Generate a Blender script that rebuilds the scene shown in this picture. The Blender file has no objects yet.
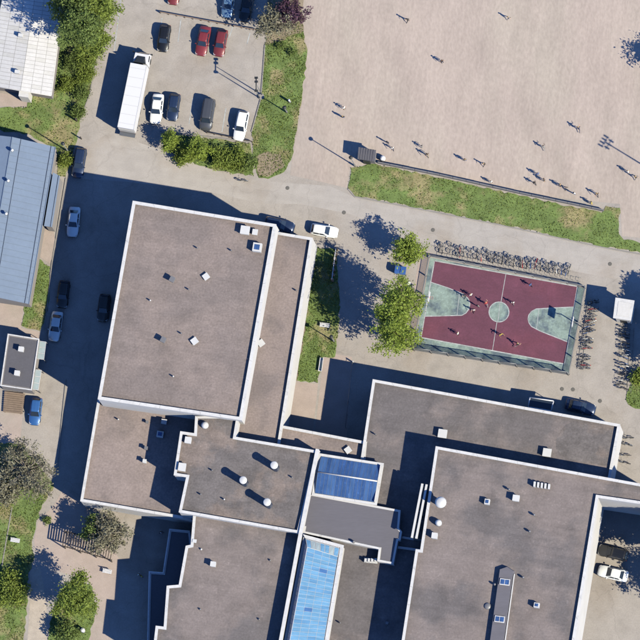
import bpy, bmesh, math, random
import numpy as np
from mathutils import Vector, Matrix
random.seed(7)
SC = bpy.context.scene
COL = SC.collection
# ------------------------------------------------------------------ camera
TARGET = Vector((0, 0, 0)); CAMPOS = Vector((150, -270, 1500)); SPAN = 96.0
FW = (TARGET - CAMPOS).normalized(); RT = FW.cross(Vector((0, 1, 0))).normalized(); UP = RT.cross(FW)
DIST = (TARGET - CAMPOS).length
cd = bpy.data.cameras.new('camera'); cam = bpy.data.objects.new('camera', cd); COL.objects.link(cam)
cd.sensor_width = 36; cd.lens = 36 * DIST / SPAN; cd.clip_start = 10; cd.clip_end = 6000
m3 = Matrix((RT, UP, -FW)).transposed(); cam.matrix_world = Matrix.Translation(CAMPOS) @ m3.to_4x4()
SC.camera = cam
# ------------------------------------------------------------------ light
EL = math.radians(40); SHX, SHY = -0.84, 0.54
SUNDIR = Vector((SHX * math.cos(EL), SHY * math.cos(EL), -math.sin(EL)))
w = bpy.data.worlds.new('World'); SC.world = w; w.use_nodes = True
nt = w.node_tree; nt.nodes.clear()
sky = nt.nodes.new('ShaderNodeTexSky'); sky.sky_type = 'NISHITA'; sky.sun_disc = False
sky.sun_elevation = EL; sky.ozone_density = 10.0; sky.dust_density = 0.0; sky.air_density = 1.6; sky.altitude = 8000; sky.sun_rotation = math.atan2(-SHX, -SHY)
bg = nt.nodes.new('ShaderNodeBackground'); bg.inputs[1].default_value = 0.15
wo = nt.nodes.new('ShaderNodeOutputWorld')
nt.links.new(sky.outputs[0], bg.inputs[0]); nt.links.new(bg.outputs[0], wo.inputs[0])
sl = bpy.data.lights.new('sun', 'SUN'); sl.energy = 5.0; sl.angle = math.radians(0.5); sl.color = (1, 0.93, 0.72)
so = bpy.data.objects.new('sun', sl); COL.objects.link(so); so.location = (60, -40, 80)
so.rotation_euler = SUNDIR.to_track_quat('-Z', 'Y').to_euler()
SC.view_settings.view_transform = 'Standard'; SC.view_settings.look = 'None'
SC.view_settings.gamma = 1; SC.view_settings.exposure = 0.75
SC.view_settings.use_curve_mapping = False
SC.cycles.diffuse_bounces = 0

PX = 0.15
def at(px, py, z=0.0):
    d = FW * DIST + RT * ((px - 320) / 640 * SPAN) + UP * ((320 - py) / 640 * SPAN)
    t = (z - CAMPOS.z) / d.z
    p = CAMPOS + d * t
    return Vector((p.x, p.y, z))
# ------------------------------------------------------------------ materials
GAIN = (1.76, 1.76, 1.60)
def lin(c):
    c /= 255.0
    return c / 12.92 if c <= 0.04045 else ((c + 0.055) / 1.055) ** 2.4
def S(r, g, b, k=1.0):
    """real surface colour from how it looks in full sun in the photograph"""
    return tuple(min(0.85, lin(v) / gn * k) for v, gn in zip((r, g, b), GAIN))
def mat(name, col, rough=0.8, metal=0.0, vary=0.0, scale=1.0, fine=0.0, fscale=8.0, col2=None, c2scale=0.15, c2lo=0.5, c2hi=0.7,
        bump=0.0, island=0.0, coat=0.0, stretch=None, trans=0.0, spec=0.5, crack=0.0, speck=0.0, edge=None, stain=0.0, stscale=0.3, seam=None, streak=None):
    m = bpy.data.materials.new(name); m.use_nodes = True; N = m.node_tree.nodes; L = m.node_tree.links
    b = N['Principled BSDF']; b.inputs['Roughness'].default_value = rough; b.inputs['Metallic'].default_value = metal
    b.inputs['Specular IOR Level'].default_value = spec
    if coat: b.inputs['Coat Weight'].default_value = coat; b.inputs['Coat Roughness'].default_value = 0.05
    base = N.new('ShaderNodeRGB'); base.outputs[0].default_value = (*col, 1); out = base.outputs[0]
    geo = N.new('ShaderNodeNewGeometry'); vec = geo.outputs['Position']
    if stretch:
        mp = N.new('ShaderNodeMapping'); mp.inputs['Scale'].default_value = stretch[:3]
        mp.inputs['Rotation'].default_value = (0, 0, stretch[3]); L.new(vec, mp.inputs[0]); vec = mp.outputs[0]
    def noise(s, det=4):
        n = N.new('ShaderNodeTexNoise'); n.inputs['Scale'].default_value = s; n.inputs['Detail'].default_value = det
        n.inputs['Roughness'].default_value = 0.6; L.new(vec, n.inputs['Vector']); return n.outputs['Fac']
    def mul(cur, fac, lo, hi, a=0.3, b_=0.7):
        r = N.new('ShaderNodeMapRange'); r.inputs[1].default_value = a; r.inputs[2].default_value = b_
        r.inputs[3].default_value = lo; r.inputs[4].default_value = hi; L.new(fac, r.inputs[0])
        v = N.new('ShaderNodeVectorMath'); v.operation = 'SCALE'; L.new(cur, v.inputs[0]); L.new(r.outputs[0], v.inputs['Scale'])
        return v.outputs[0]
    if col2 is not None:
        r = N.new('ShaderNodeMapRange'); r.inputs[1].default_value = c2lo; r.inputs[2].default_value = c2hi
        L.new(noise(c2scale, 6), r.inputs[0])
        mx = N.new('ShaderNodeMix'); mx.data_type = 'RGBA'; L.new(r.outputs[0], mx.inputs[0]); L.new(out, mx.inputs[6])
        mx.inputs[7].default_value = (*col2, 1); out = mx.outputs[2]
    if edge:
        # worn ground along one side of the field: distance from a slanted line, broken up by noise
        sx = N.new('ShaderNodeVectorMath'); sx.operation = 'DOT_PRODUCT'; L.new(geo.outputs['Position'], sx.inputs[0]); sx.inputs[1].default_value = (1, 0.12, 0)
        ad = N.new('ShaderNodeMath'); ad.operation = 'MULTIPLY_ADD'; L.new(noise(0.35, 6), ad.inputs[0]); ad.inputs[1].default_value = 9.0; L.new(sx.outputs['Value'], ad.inputs[2])
        r = N.new('ShaderNodeMapRange'); r.inputs[1].default_value = edge[0]; r.inputs[2].default_value = edge[1]; r.inputs[3].default_value = 1; r.inputs[4].default_value = 0; L.new(ad.outputs[0], r.inputs[0])
        mx = N.new('ShaderNodeMix'); mx.data_type = 'RGBA'; L.new(r.outputs[0], mx.inputs[0]); L.new(out, mx.inputs[6]); mx.inputs[7].default_value = (*edge[2], 1); out = mx.outputs[2]
    if crack:
        wn = N.new('ShaderNodeTexNoise'); wn.inputs['Scale'].default_value = 0.5; L.new(vec, wn.inputs['Vector'])
        va = N.new('ShaderNodeVectorMath'); va.operation = 'MULTIPLY_ADD'; L.new(wn.outputs['Color'], va.inputs[0]); va.inputs[1].default_value = (2.5, 2.5, 0); L.new(vec, va.inputs[2])
        vo = N.new('ShaderNodeTexVoronoi'); vo.feature = 'DISTANCE_TO_EDGE'; vo.inputs['Scale'].default_value = 0.12; L.new(va.outputs[0], vo.inputs['Vector'])
        out = mul(out, vo.outputs['Distance'], 1 - crack, 1, 0.0, 0.012)
    if stain:
        out = mul(out, noise(stscale, 8), 1, 1 - stain, 0.52, 0.68)
    if seam or streak:
        mp2 = N.new('ShaderNodeMapping'); mp2.inputs['Rotation'].default_value = (0, 0, math.radians(9.5)); L.new(geo.outputs['Position'], mp2.inputs[0])
    if seam:
        br = N.new('ShaderNodeTexBrick'); br.inputs['Scale'].default_value = 1.0; br.inputs['Brick Width'].default_value = seam[0]; br.inputs['Row Height'].default_value = seam[1]
        br.inputs['Mortar Size'].default_value = 0.03; br.inputs['Mortar Smooth'].default_value = 0.4; L.new(mp2.outputs[0], br.inputs['Vector'])
        br.inputs['Color1'].default_value = (0, 0, 0, 1); br.inputs['Color2'].default_value = (.35, .35, .35, 1); br.inputs['Mortar'].default_value = (1, 1, 1, 1)
        out = mul(out, br.outputs['Color'], 1 + seam[2] * .3, 1 - seam[2], 0, 1)
    if streak:
        mp3 = N.new('ShaderNodeMapping'); mp3.inputs['Scale'].default_value = streak[:3]; L.new(mp2.outputs[0], mp3.inputs[0])
        sn = N.new('ShaderNodeTexNoise'); sn.inputs['Scale'].default_value = 1.0; sn.inputs['Detail'].default_value = 4; L.new(mp3.outputs[0], sn.inputs['Vector'])
        out = mul(out, sn.outputs['Fac'], 1 - streak[3], 1 + streak[3])
    if speck:
        out = mul(out, noise(2.2, 2), 1, 1 + speck, 0.6, 0.75)
    if vary: out = mul(out, noise(scale), 1 - vary, 1 + vary)
    if fine: out = mul(out, noise(fscale, 3), 1 - fine, 1 + fine)
    if island: out = mul(out, geo.outputs['Random Per Island'], 1 - island, 1 + island, 0, 1)
    L.new(out, b.inputs['Base Color'])
    if bump:
        bp = N.new('ShaderNodeBump'); bp.inputs['Strength'].default_value = bump; bp.inputs['Distance'].default_value = 0.03
        L.new(noise(fscale, 3), bp.inputs['Height']); L.new(bp.outputs[0], b.inputs['Normal'])
    if trans:
        t = N.new('ShaderNodeBsdfTranslucent'); L.new(out, t.inputs[0]); ms = N.new('ShaderNodeMixShader')
        ms.inputs[0].default_value = trans; L.new(b.outputs[0], ms.inputs[1]); L.new(t.outputs[0], ms.inputs[2])
        L.new(ms.outputs[0], N['Material Output'].inputs[0])
    return m
M = {}
def add(name, *a, **k): M[name] = mat(name, *a, **k)
add('asphalt', S(189, 181, 169), 0.9, vary=0.10, scale=0.35, fine=0.09, fscale=5, col2=S(176, 165, 150), c2scale=0.09, bump=0.2, crack=0.12, stain=.10, stscale=.5)
add('road', S(196, 189, 178), 0.9, vary=0.07, scale=0.5, fine=0.07, fscale=6, col2=S(184, 173, 158), c2scale=0.12, bump=0.2, crack=0.10, stain=.07, stscale=.4, streak=(.06, 1.1, 1, .035))
add('dirt', S(203, 187, 172), 0.95, edge=(-3.0, 8.5, S(178, 170, 158)), vary=0.08, scale=0.22, fine=0.10, fscale=3, col2=S(201, 188, 171), c2scale=0.07, c2lo=.45, c2hi=.65, bump=0.25, speck=0.06, stain=.10, stscale=.16, streak=(1.4, .12, 1, .05), stretch=(1, 0.45, 1, 0.1))
add('dirt_worn', S(190, 175, 168), 0.95, vary=0.13, scale=0.5, fine=0.10, fscale=4, col2=S(178, 178, 166), c2scale=0.12, stretch=(1, 0.4, 1, -0.1))
add('paving', S(197, 180, 166), 0.9, vary=0.08, scale=0.6, fine=0.08, fscale=6, col2=S(188, 176, 160), c2scale=0.2)
add('gravel', S(205, 192, 172), 0.95, vary=0.12, scale=1.2, fine=0.15, fscale=9)
add('soil', S(165, 150, 125), 0.95, vary=0.2, scale=0.8, fine=0.15, fscale=6, col2=S(120, 118, 80), c2scale=0.4)
add('lawn', S(120, 142, 76), 0.95, vary=0.25, scale=0.5, fine=0.2, fscale=3.5, col2=S(168, 158, 112), c2scale=0.22, c2lo=0.5, c2hi=0.62, bump=0.3, stain=.2, stscale=.6)
add('grass_blade', S(148, 168, 76), 0.9, island=0.4, trans=0.4)
add('court_green', S(156, 176, 164), 0.9, vary=0.22, scale=1.1, fine=0.12, fscale=4, col2=S(108, 124, 130), c2scale=0.4, c2lo=0.46, c2hi=0.6, speck=0.2)
add('court_red', S(116, 68, 86), 0.85, vary=0.09, scale=0.5, fine=0.09, fscale=4, speck=.16, stain=-.2, stscale=.3, streak=(.5, 2.0, 1, .05), col2=S(126, 70, 86), c2scale=0.1)
add('line_white', S(196, 200, 196), 0.8, vary=0.3, scale=1.6, stain=.25, stscale=1.0)
add('roof_brown', S(147, 135, 128), 0.92, vary=0.10, scale=0.6, fine=0.17, fscale=3.5, col2=S(158, 144, 135), c2scale=0.11, c2lo=.47, c2hi=.58, bump=0.2, speck=0.16, stain=.14, stscale=.2, seam=(9, 1.05, .08), streak=(.12, 1.6, 1, .05))
add('roof_tan', S(166, 151, 142), 0.92, vary=0.10, scale=0.6, fine=0.16, fscale=3.5, col2=S(148, 136, 130), c2scale=0.15, c2lo=.5, c2hi=.6, bump=0.2, speck=0.14, stain=.16, stscale=.3, seam=(9, 1.05, .08))
add('roof_grey', S(126, 120, 117), 0.92, vary=0.17, scale=0.5, fine=0.19, fscale=3.5, col2=S(147, 134, 125), c2scale=0.16, c2lo=.5, c2hi=.6, bump=0.2, speck=0.26, stain=.22, stscale=.3, seam=(9, 1.05, .09), streak=(.12, 1.6, 1, .06))
add('roof_wing', S(147, 136, 130), 0.92, vary=0.13, scale=0.3, fine=0.13, fscale=3.5, col2=S(122, 116, 114), c2scale=0.085, c2lo=.46, c2hi=.56, bump=0.2, speck=0.26, stain=.16, stscale=.28, seam=(9, 1.05, .09), streak=(.12, 1.6, 1, .06))
add('roof_slate', S(118, 116, 122), 0.85, vary=0.05, scale=0.5, fine=0.05, fscale=3, stretch=(0.3, 2, 1, 0.16))
add('coping', S(238, 237, 231), 0.5, vary=0.06, scale=0.8, fine=.05, fscale=3, stain=.14, stscale=1.3)
add('wall_white', S(232, 230, 224), 0.85, vary=0.05, scale=0.5)
add('wall_grey', S(160, 155, 150), 0.85, vary=0.05, scale=0.5)
add('metal_blue', S(134, 152, 172), 0.55, vary=0.05, scale=0.25, fine=0.03, fscale=2)
add('seam_dark', S(60, 70, 90), 0.6)
add('sheet_white', S(236, 234, 226), 0.6, vary=0.05, scale=0.6, fine=0.05, fscale=3)
add('sheet_dull', S(228, 226, 216), 0.65, vary=0.05, scale=0.6, fine=0.05, fscale=3)
add('sheet_gap', S(196, 194, 186), 0.8)
add('roof_dark', S(104, 103, 108), 0.85, vary=0.05, scale=0.5, fine=0.06, fscale=4)
add('glass', (0.02, 0.03, 0.05), 0.05, spec=0.6)
add('pane_deep', S(70, 104, 156), 0.2, vary=0.12, scale=0.5, fine=0.08, fscale=3, streak=(2.2, .25, 1, .22), speck=.5)
add('pane_mid', S(82, 118, 168), 0.2, vary=0.12, scale=0.5, streak=(2.2, .25, 1, .22))
add('pane_pale', S(126, 178, 212), 0.2, vary=0.08, scale=0.6, streak=(.35, 3.2, 1, .16), speck=.12)
add('pane_soft', S(116, 168, 206), 0.2, vary=0.08, scale=0.6, streak=(.35, 3.2, 1, .16))
add('pane_worn', S(86, 132, 186), 0.3, vary=0.12, scale=0.6, streak=(.35, 3.2, 1, .12))
add('canopy_glass', S(190, 206, 204), 0.2, vary=0.08, scale=1.5)
add('vent_white', S(236, 236, 230), 0.5, vary=0.04)
add('vent_grey', S(150, 150, 150), 0.5, metal=0.3)
add('dark_metal', (0.02, 0.022, 0.025), 0.5)
add('steel', (0.25, 0.26, 0.27), 0.4, metal=0.8)
add('galv', S(150, 152, 150), 0.5, metal=0.3)
add('rubber', (0.015, 0.015, 0.015), 0.9)
add('timber', S(150, 130, 110), 0.85, vary=0.15, scale=2)
add('timber_dark', (0.045, 0.035, 0.03), 0.85, vary=0.2, scale=2)
add('concrete', S(170, 165, 155), 0.9, vary=0.1, scale=1)
add('wall_dark', S(130, 129, 130), 0.9, vary=0.15, scale=1.5)
add('bark', (0.06, 0.045, 0.035), 0.95, vary=0.2, scale=4)
add('bark_pale', (0.22, 0.19, 0.16), 0.95, vary=0.2, scale=4)
add('leaf_green', S(164, 184, 80), 0.7, island=0.4, trans=0.5)
add('leaf_bright', S(178, 200, 82), 0.7, island=0.35, trans=0.5)
add('leaf_dark', S(132, 154, 76), 0.7, island=0.45, trans=0.4)
add('leaf_grey', S(156, 152, 122), 0.8, island=0.5, trans=0.3)
add('leaf_purple', S(104, 70, 90), 0.7, island=0.5, trans=0.3)
add('lamp_glass', S(225, 225, 220), 0.3)
add('red_light', (0.4, 0.01, 0.01), 0.3)
add('plastic_blue', S(60, 105, 175), 0.5)
add('plastic_white', S(250, 250, 248), 0.5)
add('manhole', (0.10, 0.095, 0.09), 0.7)
PAINT = {}
for n, c, mt in [('white', (0.72, 0.73, 0.74), 0.0), ('silver', (0.55, 0.58, 0.6), 0.4), ('black', (0.012, 0.013, 0.016), 0.2), ('navy', (0.02, 0.035, 0.08), 0.3),
                 ('grey', (0.08, 0.085, 0.1), 0.4), ('red', (0.17, 0.028, 0.035), 0.1), ('maroon', (0.15, 0.028, 0.032), 0.1), ('blue', (0.035, 0.11, 0.30), 0.2),
                 ('lightblue', (0.14, 0.24, 0.36), 0.4)]:
    PAINT[n] = mat('car_paint_' + n, c, 0.3, mt, coat=0.5)
CLOTH = {}
for n, c in [('white', (0.75, 0.75, 0.75)), ('black', (0.015, 0.015, 0.018)), ('red', (0.35, 0.04, 0.05)), ('blue', (0.06, 0.12, 0.32)), ('grey', (0.22, 0.22, 0.23)),
             ('navy', (0.02, 0.03, 0.07)), ('yellow', (0.55, 0.42, 0.08)), ('khaki', (0.25, 0.2, 0.13)), ('green', (0.06, 0.2, 0.1))]:
    CLOTH[n] = mat('cloth_' + n, c, 0.95, vary=0.1, scale=10)
SKIN = [mat('skin_light', (0.55, 0.33, 0.24), 0.6), mat('skin_tan', (0.35, 0.19, 0.12), 0.6), mat('skin_dark', (0.12, 0.065, 0.045), 0.6)]
HAIR = [mat('hair_dark', (0.02, 0.014, 0.01), 0.7), mat('hair_blond', (0.35, 0.24, 0.11), 0.7), mat('hair_brown', (0.08, 0.045, 0.025), 0.7)]
# ------------------------------------------------------------------ mesh helpers
def wpos(o):
    v = Vector((0, 0, 0))
    while o is not None: v = v + o.location; o = o.parent
    return v
class MB:
    def __init__(s): s.v = []; s.f = []; s.m = []; s.sm = []
    def _add(s, vs, fs, mi=0, smooth=False):
        n = len(s.v); s.v += [tuple(p) for p in vs]
        for f in fs: s.f.append([n + i for i in f]); s.m.append(mi); s.sm.append(smooth)
        return s
    def box(s, c, size, rz=0, mi=0):
        hx, hy, hz = size[0] / 2, size[1] / 2, size[2] / 2; ca, sa = math.cos(rz), math.sin(rz); vs = []
        for z in (-hz, hz):
            for x, y in ((-hx, -hy), (hx, -hy), (hx, hy), (-hx, hy)):
                vs.append((c[0] + x * ca - y * sa, c[1] + x * sa + y * ca, c[2] + z))
        return s._add(vs, [(3, 2, 1, 0), (4, 5, 6, 7), (0, 1, 5, 4), (1, 2, 6, 5), (2, 3, 7, 6), (3, 0, 4, 7)], mi)
    def hexa(s, low, top, mi=0):
        """two matching rings of points, low and top, counter-clockwise seen from above"""
        n = len(low)
        fs = [list(range(n))[::-1], list(range(n, 2 * n))] + [(i, (i + 1) % n, n + (i + 1) % n, n + i) for i in range(n)]
        return s._add(list(low) + list(top), fs, mi)
    def prism(s, poly, z0, z1, mi=0):
        p = ccw(poly); return s.hexa([(a[0], a[1], z0) for a in p], [(a[0], a[1], z1) for a in p], mi)
    def tube(s, p0, p1, r0, r1=None, n=6, mi=0, smooth=True, cap=True):
        r1 = r0 if r1 is None else r1; p0 = Vector(p0); p1 = Vector(p1); d = (p1 - p0)
        if d.length < 1e-6: return s
        d.normalize(); a = d.orthogonal().normalized(); b = d.cross(a); vs = []
        for p, r in ((p0, r0), (p1, r1)):
            for i in range(n):
                t = 2 * math.pi * i / n; vs.append(p + a * (r * math.cos(t)) + b * (r * math.sin(t)))
        s._add(vs, [(i, (i + 1) % n, n + (i + 1) % n, n + i) for i in range(n)], mi, smooth)
        if cap:
            k = len(s.v) - 2 * n
            s.f += [[k + i for i in range(n)][::-1], [k + n + i for i in range(n)]]; s.m += [mi, mi]; s.sm += [False, False]
        return s
    def lathe(s, c, prof, n=14, mi=0, axis=2, smooth=True):
        vs = []
        for r, h in prof:
            for i in range(n):
                t = 2 * math.pi * i / n; q = [r * math.cos(t), r * math.sin(t), h]
                if axis == 1: q = [q[0], q[2], -q[1]]
                if axis == 0: q = [q[2], q[0], q[1]]
                vs.append((c[0] + q[0], c[1] + q[1], c[2] + q[2]))
        fs = []
        for k in range(len(prof) - 1):
            for i in range(n): fs.append((k * n + i, k * n + (i + 1) % n, (k + 1) * n + (i + 1) % n, (k + 1) * n + i))
        s._add(vs, fs, mi, smooth); k0 = len(s.v) - len(vs)
        if prof[0][0] > 1e-4: s.f.append([k0 + i for i in range(n)][::-1]); s.m.append(mi); s.sm.append(False)
        if prof[-1][0] > 1e-4: s.f.append([k0 + (len(prof) - 1) * n + i for i in range(n)]); s.m.append(mi); s.sm.append(False)
        return s
    def ring(s, c, R, r, n=18, k=5, axis=1, mi=0):
        vs = []; fs = []
        for i in range(n):
            t = 2 * math.pi * i / n
            for j in range(k):
                u = 2 * math.pi * j / k; rr = R + r * math.cos(u); q = [rr * math.cos(t), r * math.sin(u), rr * math.sin(t)]
                if axis == 2: q = [q[0], q[2], q[1]]
                vs.append((c[0] + q[0], c[1] + q[1], c[2] + q[2]))
        for i in range(n):
            for j in range(k): fs.append((i * k + j, ((i + 1) % n) * k + j, ((i + 1) % n) * k + (j + 1) % k, i * k + (j + 1) % k))
        return s._add(vs, fs, mi, True)
    def mesh(s, name, mats, org=Vector((0, 0, 0))):
        me = bpy.data.meshes.new(name)
        me.from_pydata([(a[0] - org.x, a[1] - org.y, a[2] - org.z) for a in s.v], [], s.f)
        for mm in (mats if isinstance(mats, (list, tuple)) else [mats]): me.materials.append(M[mm] if isinstance(mm, str) else mm)
        me.polygons.foreach_set('material_index', s.m); me.polygons.foreach_set('use_smooth', s.sm); me.update()
        return me
    def build(s, name, mats, parent=None, org=None):
        base = wpos(parent) if parent is not None else (org or Vector((0, 0, 0)))
        o = bpy.data.objects.new(name, s.mesh(name, mats, base)); COL.objects.link(o)
        if parent is not None: o.parent = parent
        else: o.location = base
        return o
def area(p): return sum(p[i][0] * p[(i + 1) % len(p)][1] - p[(i + 1) % len(p)][0] * p[i][1] for i in range(len(p))) / 2
def ccw(p): return list(p) if area(p) > 0 else list(p)[::-1]
def offset(p, d):
    """inset a polygon by d; keeps its order"""
    sg = 1 if area(p) > 0 else -1; n = len(p); out = []
    for i in range(n):
        a, b, c = Vector(p[i - 1][:2]), Vector(p[i][:2]), Vector(p[(i + 1) % n][:2])
        e1 = (b - a).normalized(); e2 = (c - b).normalized()
        n1 = Vector((-e1.y, e1.x)) * sg; n2 = Vector((-e2.y, e2.x)) * sg; k = 1 + n1.dot(n2)
        q = b + (n1 + n2) * (d / max(k, 0.3)); out.append((q.x, q.y))
    return out
def tag(o, label=None, cat=None, group=None, kind=None):
    if label: o['label'] = label
    if cat: o['category'] = cat
    if group: o['group'] = group
    if kind: o['kind'] = kind
    return o
def thing(name, label, cat, loc=(0, 0, 0), rz=0, group=None):
    o = bpy.data.objects.new(name, None); COL.objects.link(o); o.empty_display_size = 0.3
    o.location = loc; o.rotation_euler = (0, 0, rz); return tag(o, label, cat, group)
def copy_tree(o, parent=None):
    c = o.copy(); COL.objects.link(c); c.parent = parent
    for ch in list(o.children): copy_tree(ch, c)
    return c
def drop_tree(o):
    for ch in list(o.children): drop_tree(ch)
    bpy.data.objects.remove(o)
def P2(pts, z=0.0): return [tuple(at(a, b, z)[:2]) for a, b in pts]
def sheet(name, pts, z, m, thick=0.0):
    b = MB(); p = ccw(P2(pts))
    if thick: b.prism(p, z - thick, z)
    else: b._add([(x, y, z) for x, y in p], [list(range(len(p)))])
    return tag(b.build(name, m), kind='structure')
def ragged(pts, amp=1.3):
    out = []; rg_ = random.Random(len(pts))
    for (a, b_), (c, d) in zip(pts, pts[1:] + pts[:1]):
        n = max(1, int(math.hypot(c - a, d - b_) / 4))
        for k in range(n): t = k / n; out.append((a + (c - a) * t + rg_.uniform(-amp, amp) * (k > 0), b_ + (d - b_) * t + rg_.uniform(-amp, amp) * (k > 0)))
    return out
def inside(p, poly):
    x, y = p; c = False; n = len(poly)
    for i in range(n):
        x1, y1 = poly[i]; x2, y2 = poly[(i + 1) % n]
        if (y1 > y) != (y2 > y) and x < (x2 - x1) * (y - y1) / (y2 - y1) + x1: c = not c
    return c
# ================================================================== GROUND
g = MB(); g._add([(-1500, -1500, 0), (1500, -1500, 0), (1500, 1500, 0), (-1500, 1500, 0)], [(0, 1, 2, 3)])
tag(g.build('ground', 'asphalt'), kind='structure')
sheet('road', [(82, 150), (110, 132), (160, 150), (220, 172), (262, 181), (330, 186), (352, 196), (420, 208), (520, 227), (660, 254), (660, 288), (600, 276), (500, 258),
               (430, 244), (350, 214), (300, 204), (262, 204), (210, 192), (130, 182), (70, 178)], 0.004, 'road')
sheet('dirt_field', [(292, -30), (700, -30), (700, 244), (622, 236), (620, 204), (540, 196), (450, 178), (376, 162), (350, 168), (347, 188), (322, 182), (308, 179), (290, 175), (296, 130), (306, 60)], 0.006, 'dirt')
sheet('entrance_paving', [(-20, 90), (28, 97), (27, 107), (-20, 105)], 0.006, 'paving')
sheet('school_yard_paving', [(281, 380), (318, 384), (313, 432), (276, 428)], 0.006, 'paving')
sheet('shaded_terrace', [(324, 352), (352, 357), (346, 445), (314, 440)], 0.006, 'paving')
sheet('side_yard_paving', [(-20, 300), (24, 305), (21, 328), (40, 332), (39, 340), (-20, 336)], 0.006, 'paving')
sheet('annex_paving', [(-20, 405), (23, 412), (20, 442), (-20, 440)], 0.006, 'paving')
sheet('garden_path', [(64, 488), (84, 505), (120, 560), (118, 600), (107, 602), (112, 660), (84, 660), (98, 604), (88, 580), (60, 572), (36, 560), (34, 540), (38, 522), (54, 505)], 0.006, 'paving')
sheet('gravel_path', [(30, 570), (40, 566), (46, 600), (48, 660), (26, 660), (30, 600)], 0.010, 'gravel')
sheet('ramp_paving', [(42, 225), (53, 227), (56, 246), (50, 264), (40, 257)], 0.05, 'paving', 0.05)
sheet('court_path', [(420, 250), (432, 253), (414, 352), (405, 350)], 0.006, 'paving')
LAWNS = [
    [(29, 96), (51, 98), (56, 40), (66, -30), (110, -30), (106, 22), (96, 60), (89, 95), (80, 118), (79, 130), (73, 152), (66, 177), (58, 177), (57, 150), (28, 134), (-20, 128), (-20, 108), (27, 107)],
    [(38, 258), (50, 267), (48, 310), (40, 331), (22, 326), (25, 305)],
    [(270, -20), (265, 45), (261, 98), (252, 132), (254, 160), (259, 178), (268, 179), (284, 172), (291, 160), (297, 130), (303, 90), (307, 55), (302, 20), (296, -20)],
    [(161, 133), (250, 143), (254, 176), (222, 171), (195, 164), (170, 152)],
    [(351, 168), (376, 164), (440, 178), (520, 196), (602, 213), (606, 206), (620, 208), (619, 234), (624, 240), (660, 247), (660, 256), (600, 246), (500, 224), (400, 204), (355, 196), (348, 188)],
    [(317, 247), (336, 250), (340, 300), (338, 336), (335, 357), (323, 357), (318, 383), (297, 380), (304, 335)],
    [(660, 352), (634, 372), (626, 400), (632, 407), (660, 410)],
    [(-20, 442), (22, 444), (54, 486), (42, 505), (36, 525), (32, 545), (34, 560), (28, 575), (27, 605), (22, 660), (-20, 660)],
    [(48, 660), (50, 622), (58, 600), (70, 582), (90, 584), (97, 605), (84, 660)],
]
for i, p in enumerate(LAWNS): sheet('lawn', ragged(p), 0.05 + 0.001 * i, 'lawn', 0.05)
sheet('gravel_strip', [(313, 246), (319, 247), (299, 381), (288, 381)], 0.03, 'soil', 0.03)
sheet('flower_bed', ragged([(268, -10), (302, -10), (304, 30), (285, 40), (266, 45)], 1.6), 0.06, 'soil', 0.01)
sheet('worn_lawn_corner', ragged([(256, 157), (268, 151), (280, 154), (285, 165), (268, 177), (259, 176)], 1.6), 0.062, 'soil', 0.012)
# grass blades: uncountable
rng = np.random.default_rng(3)
gv = []; gf = []
for i, p in enumerate(LAWNS):
    poly = P2(p); a = abs(area(poly)); xs = [q[0] for q in poly]; ys = [q[1] for q in poly]; n = int(a * 42)
    pts = np.column_stack([rng.uniform(min(xs), max(xs), n * 2), rng.uniform(min(ys), max(ys), n * 2)]); k = 0
    dens = np.sin(pts[:, 0] * 0.9 + 1) * np.sin(pts[:, 1] * 1.1) + rng.normal(0, 0.8, len(pts))
    for (x, y), d in zip(pts, dens):
        if d < -0.3 or abs(x) > 54 or abs(y) > 54 or not inside((x, y), poly): continue
        h = rng.uniform(0.06, 0.2); s = rng.uniform(0.04, 0.13); t = rng.uniform(0, 6.28); c = len(gv)
        gv += [(x + s * math.cos(t), y + s * math.sin(t), 0.05), (x - s * math.cos(t), y - s * math.sin(t), 0.05),
               (x + rng.uniform(-.12, .12), y + rng.uniform(-.12, .12), 0.05 + h)]
        gf.append((c, c + 1, c + 2)); k += 1
        if k > n: break
gm = bpy.data.meshes.new('grass'); gm.from_pydata(gv, [], gf); gm.materials.append(M['grass_blade'])
go = bpy.data.objects.new('grass', gm); COL.objects.link(go); tag(go, 'short green grass growing on the lawns', 'grass', kind='stuff')
# painted lines in the car park
def strip(b, p, q, wd, z, mi=0):
    p = Vector((*p[:2], 0)); q = Vector((*q[:2], 0)); d = (q - p).normalized(); n = Vector((-d.y, d.x, 0)) * wd / 2
    b._add([(*(p + n)[:2], z), (*(p - n)[:2], z), (*(q - n)[:2], z), (*(q + n)[:2], z)], [(0, 1, 2, 3)], mi)
for (a, b_) in [((122, -10), (114, 52)), ((162, 18), (160, 34)), ((181, 19), (178, 42)), ((233, 26), (229, 38)), ((250, 33), (247, 44)), ((212, 24), (209, 30)), ((193, 98), (189, 124)), ((226, 108), (222, 132))]:
    mb = MB(); strip(mb, at(*a), at(*b_), 0.14, 0.0042); tag(mb.build('painted_line', 'line_white'), kind='structure')
# kerbs
def kerb(pts, name='kerb'):
    for a, b_ in zip(pts[:-1], pts[1:]):
        p, q = at(*a), at(*b_); d = q - p; mb = MB(); mb.box(((p + q) / 2 + Vector((0, 0, 0.06))), (d.length, 0.15, 0.12), math.atan2(d.y, d.x))
        tag(mb.build(name, 'concrete'), kind='structure')
kerb([(66, 178), (52, 263), (48, 300), (44, 330)]); kerb([(160, 131), (250, 142)]); kerb([(348, 189), (355, 197), (400, 205.5), (500, 225), (600, 247), (655, 257)])
kerb([(265, 45), (261, 98), (251.5, 132)]); kerb([(110, -10), (106, 22), (96.5, 60), (89.5, 95), (81, 118)]); kerb([(66, 380), (57, 470)])
kerb([(12, 508), (2, 566)], 'edging')
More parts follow.
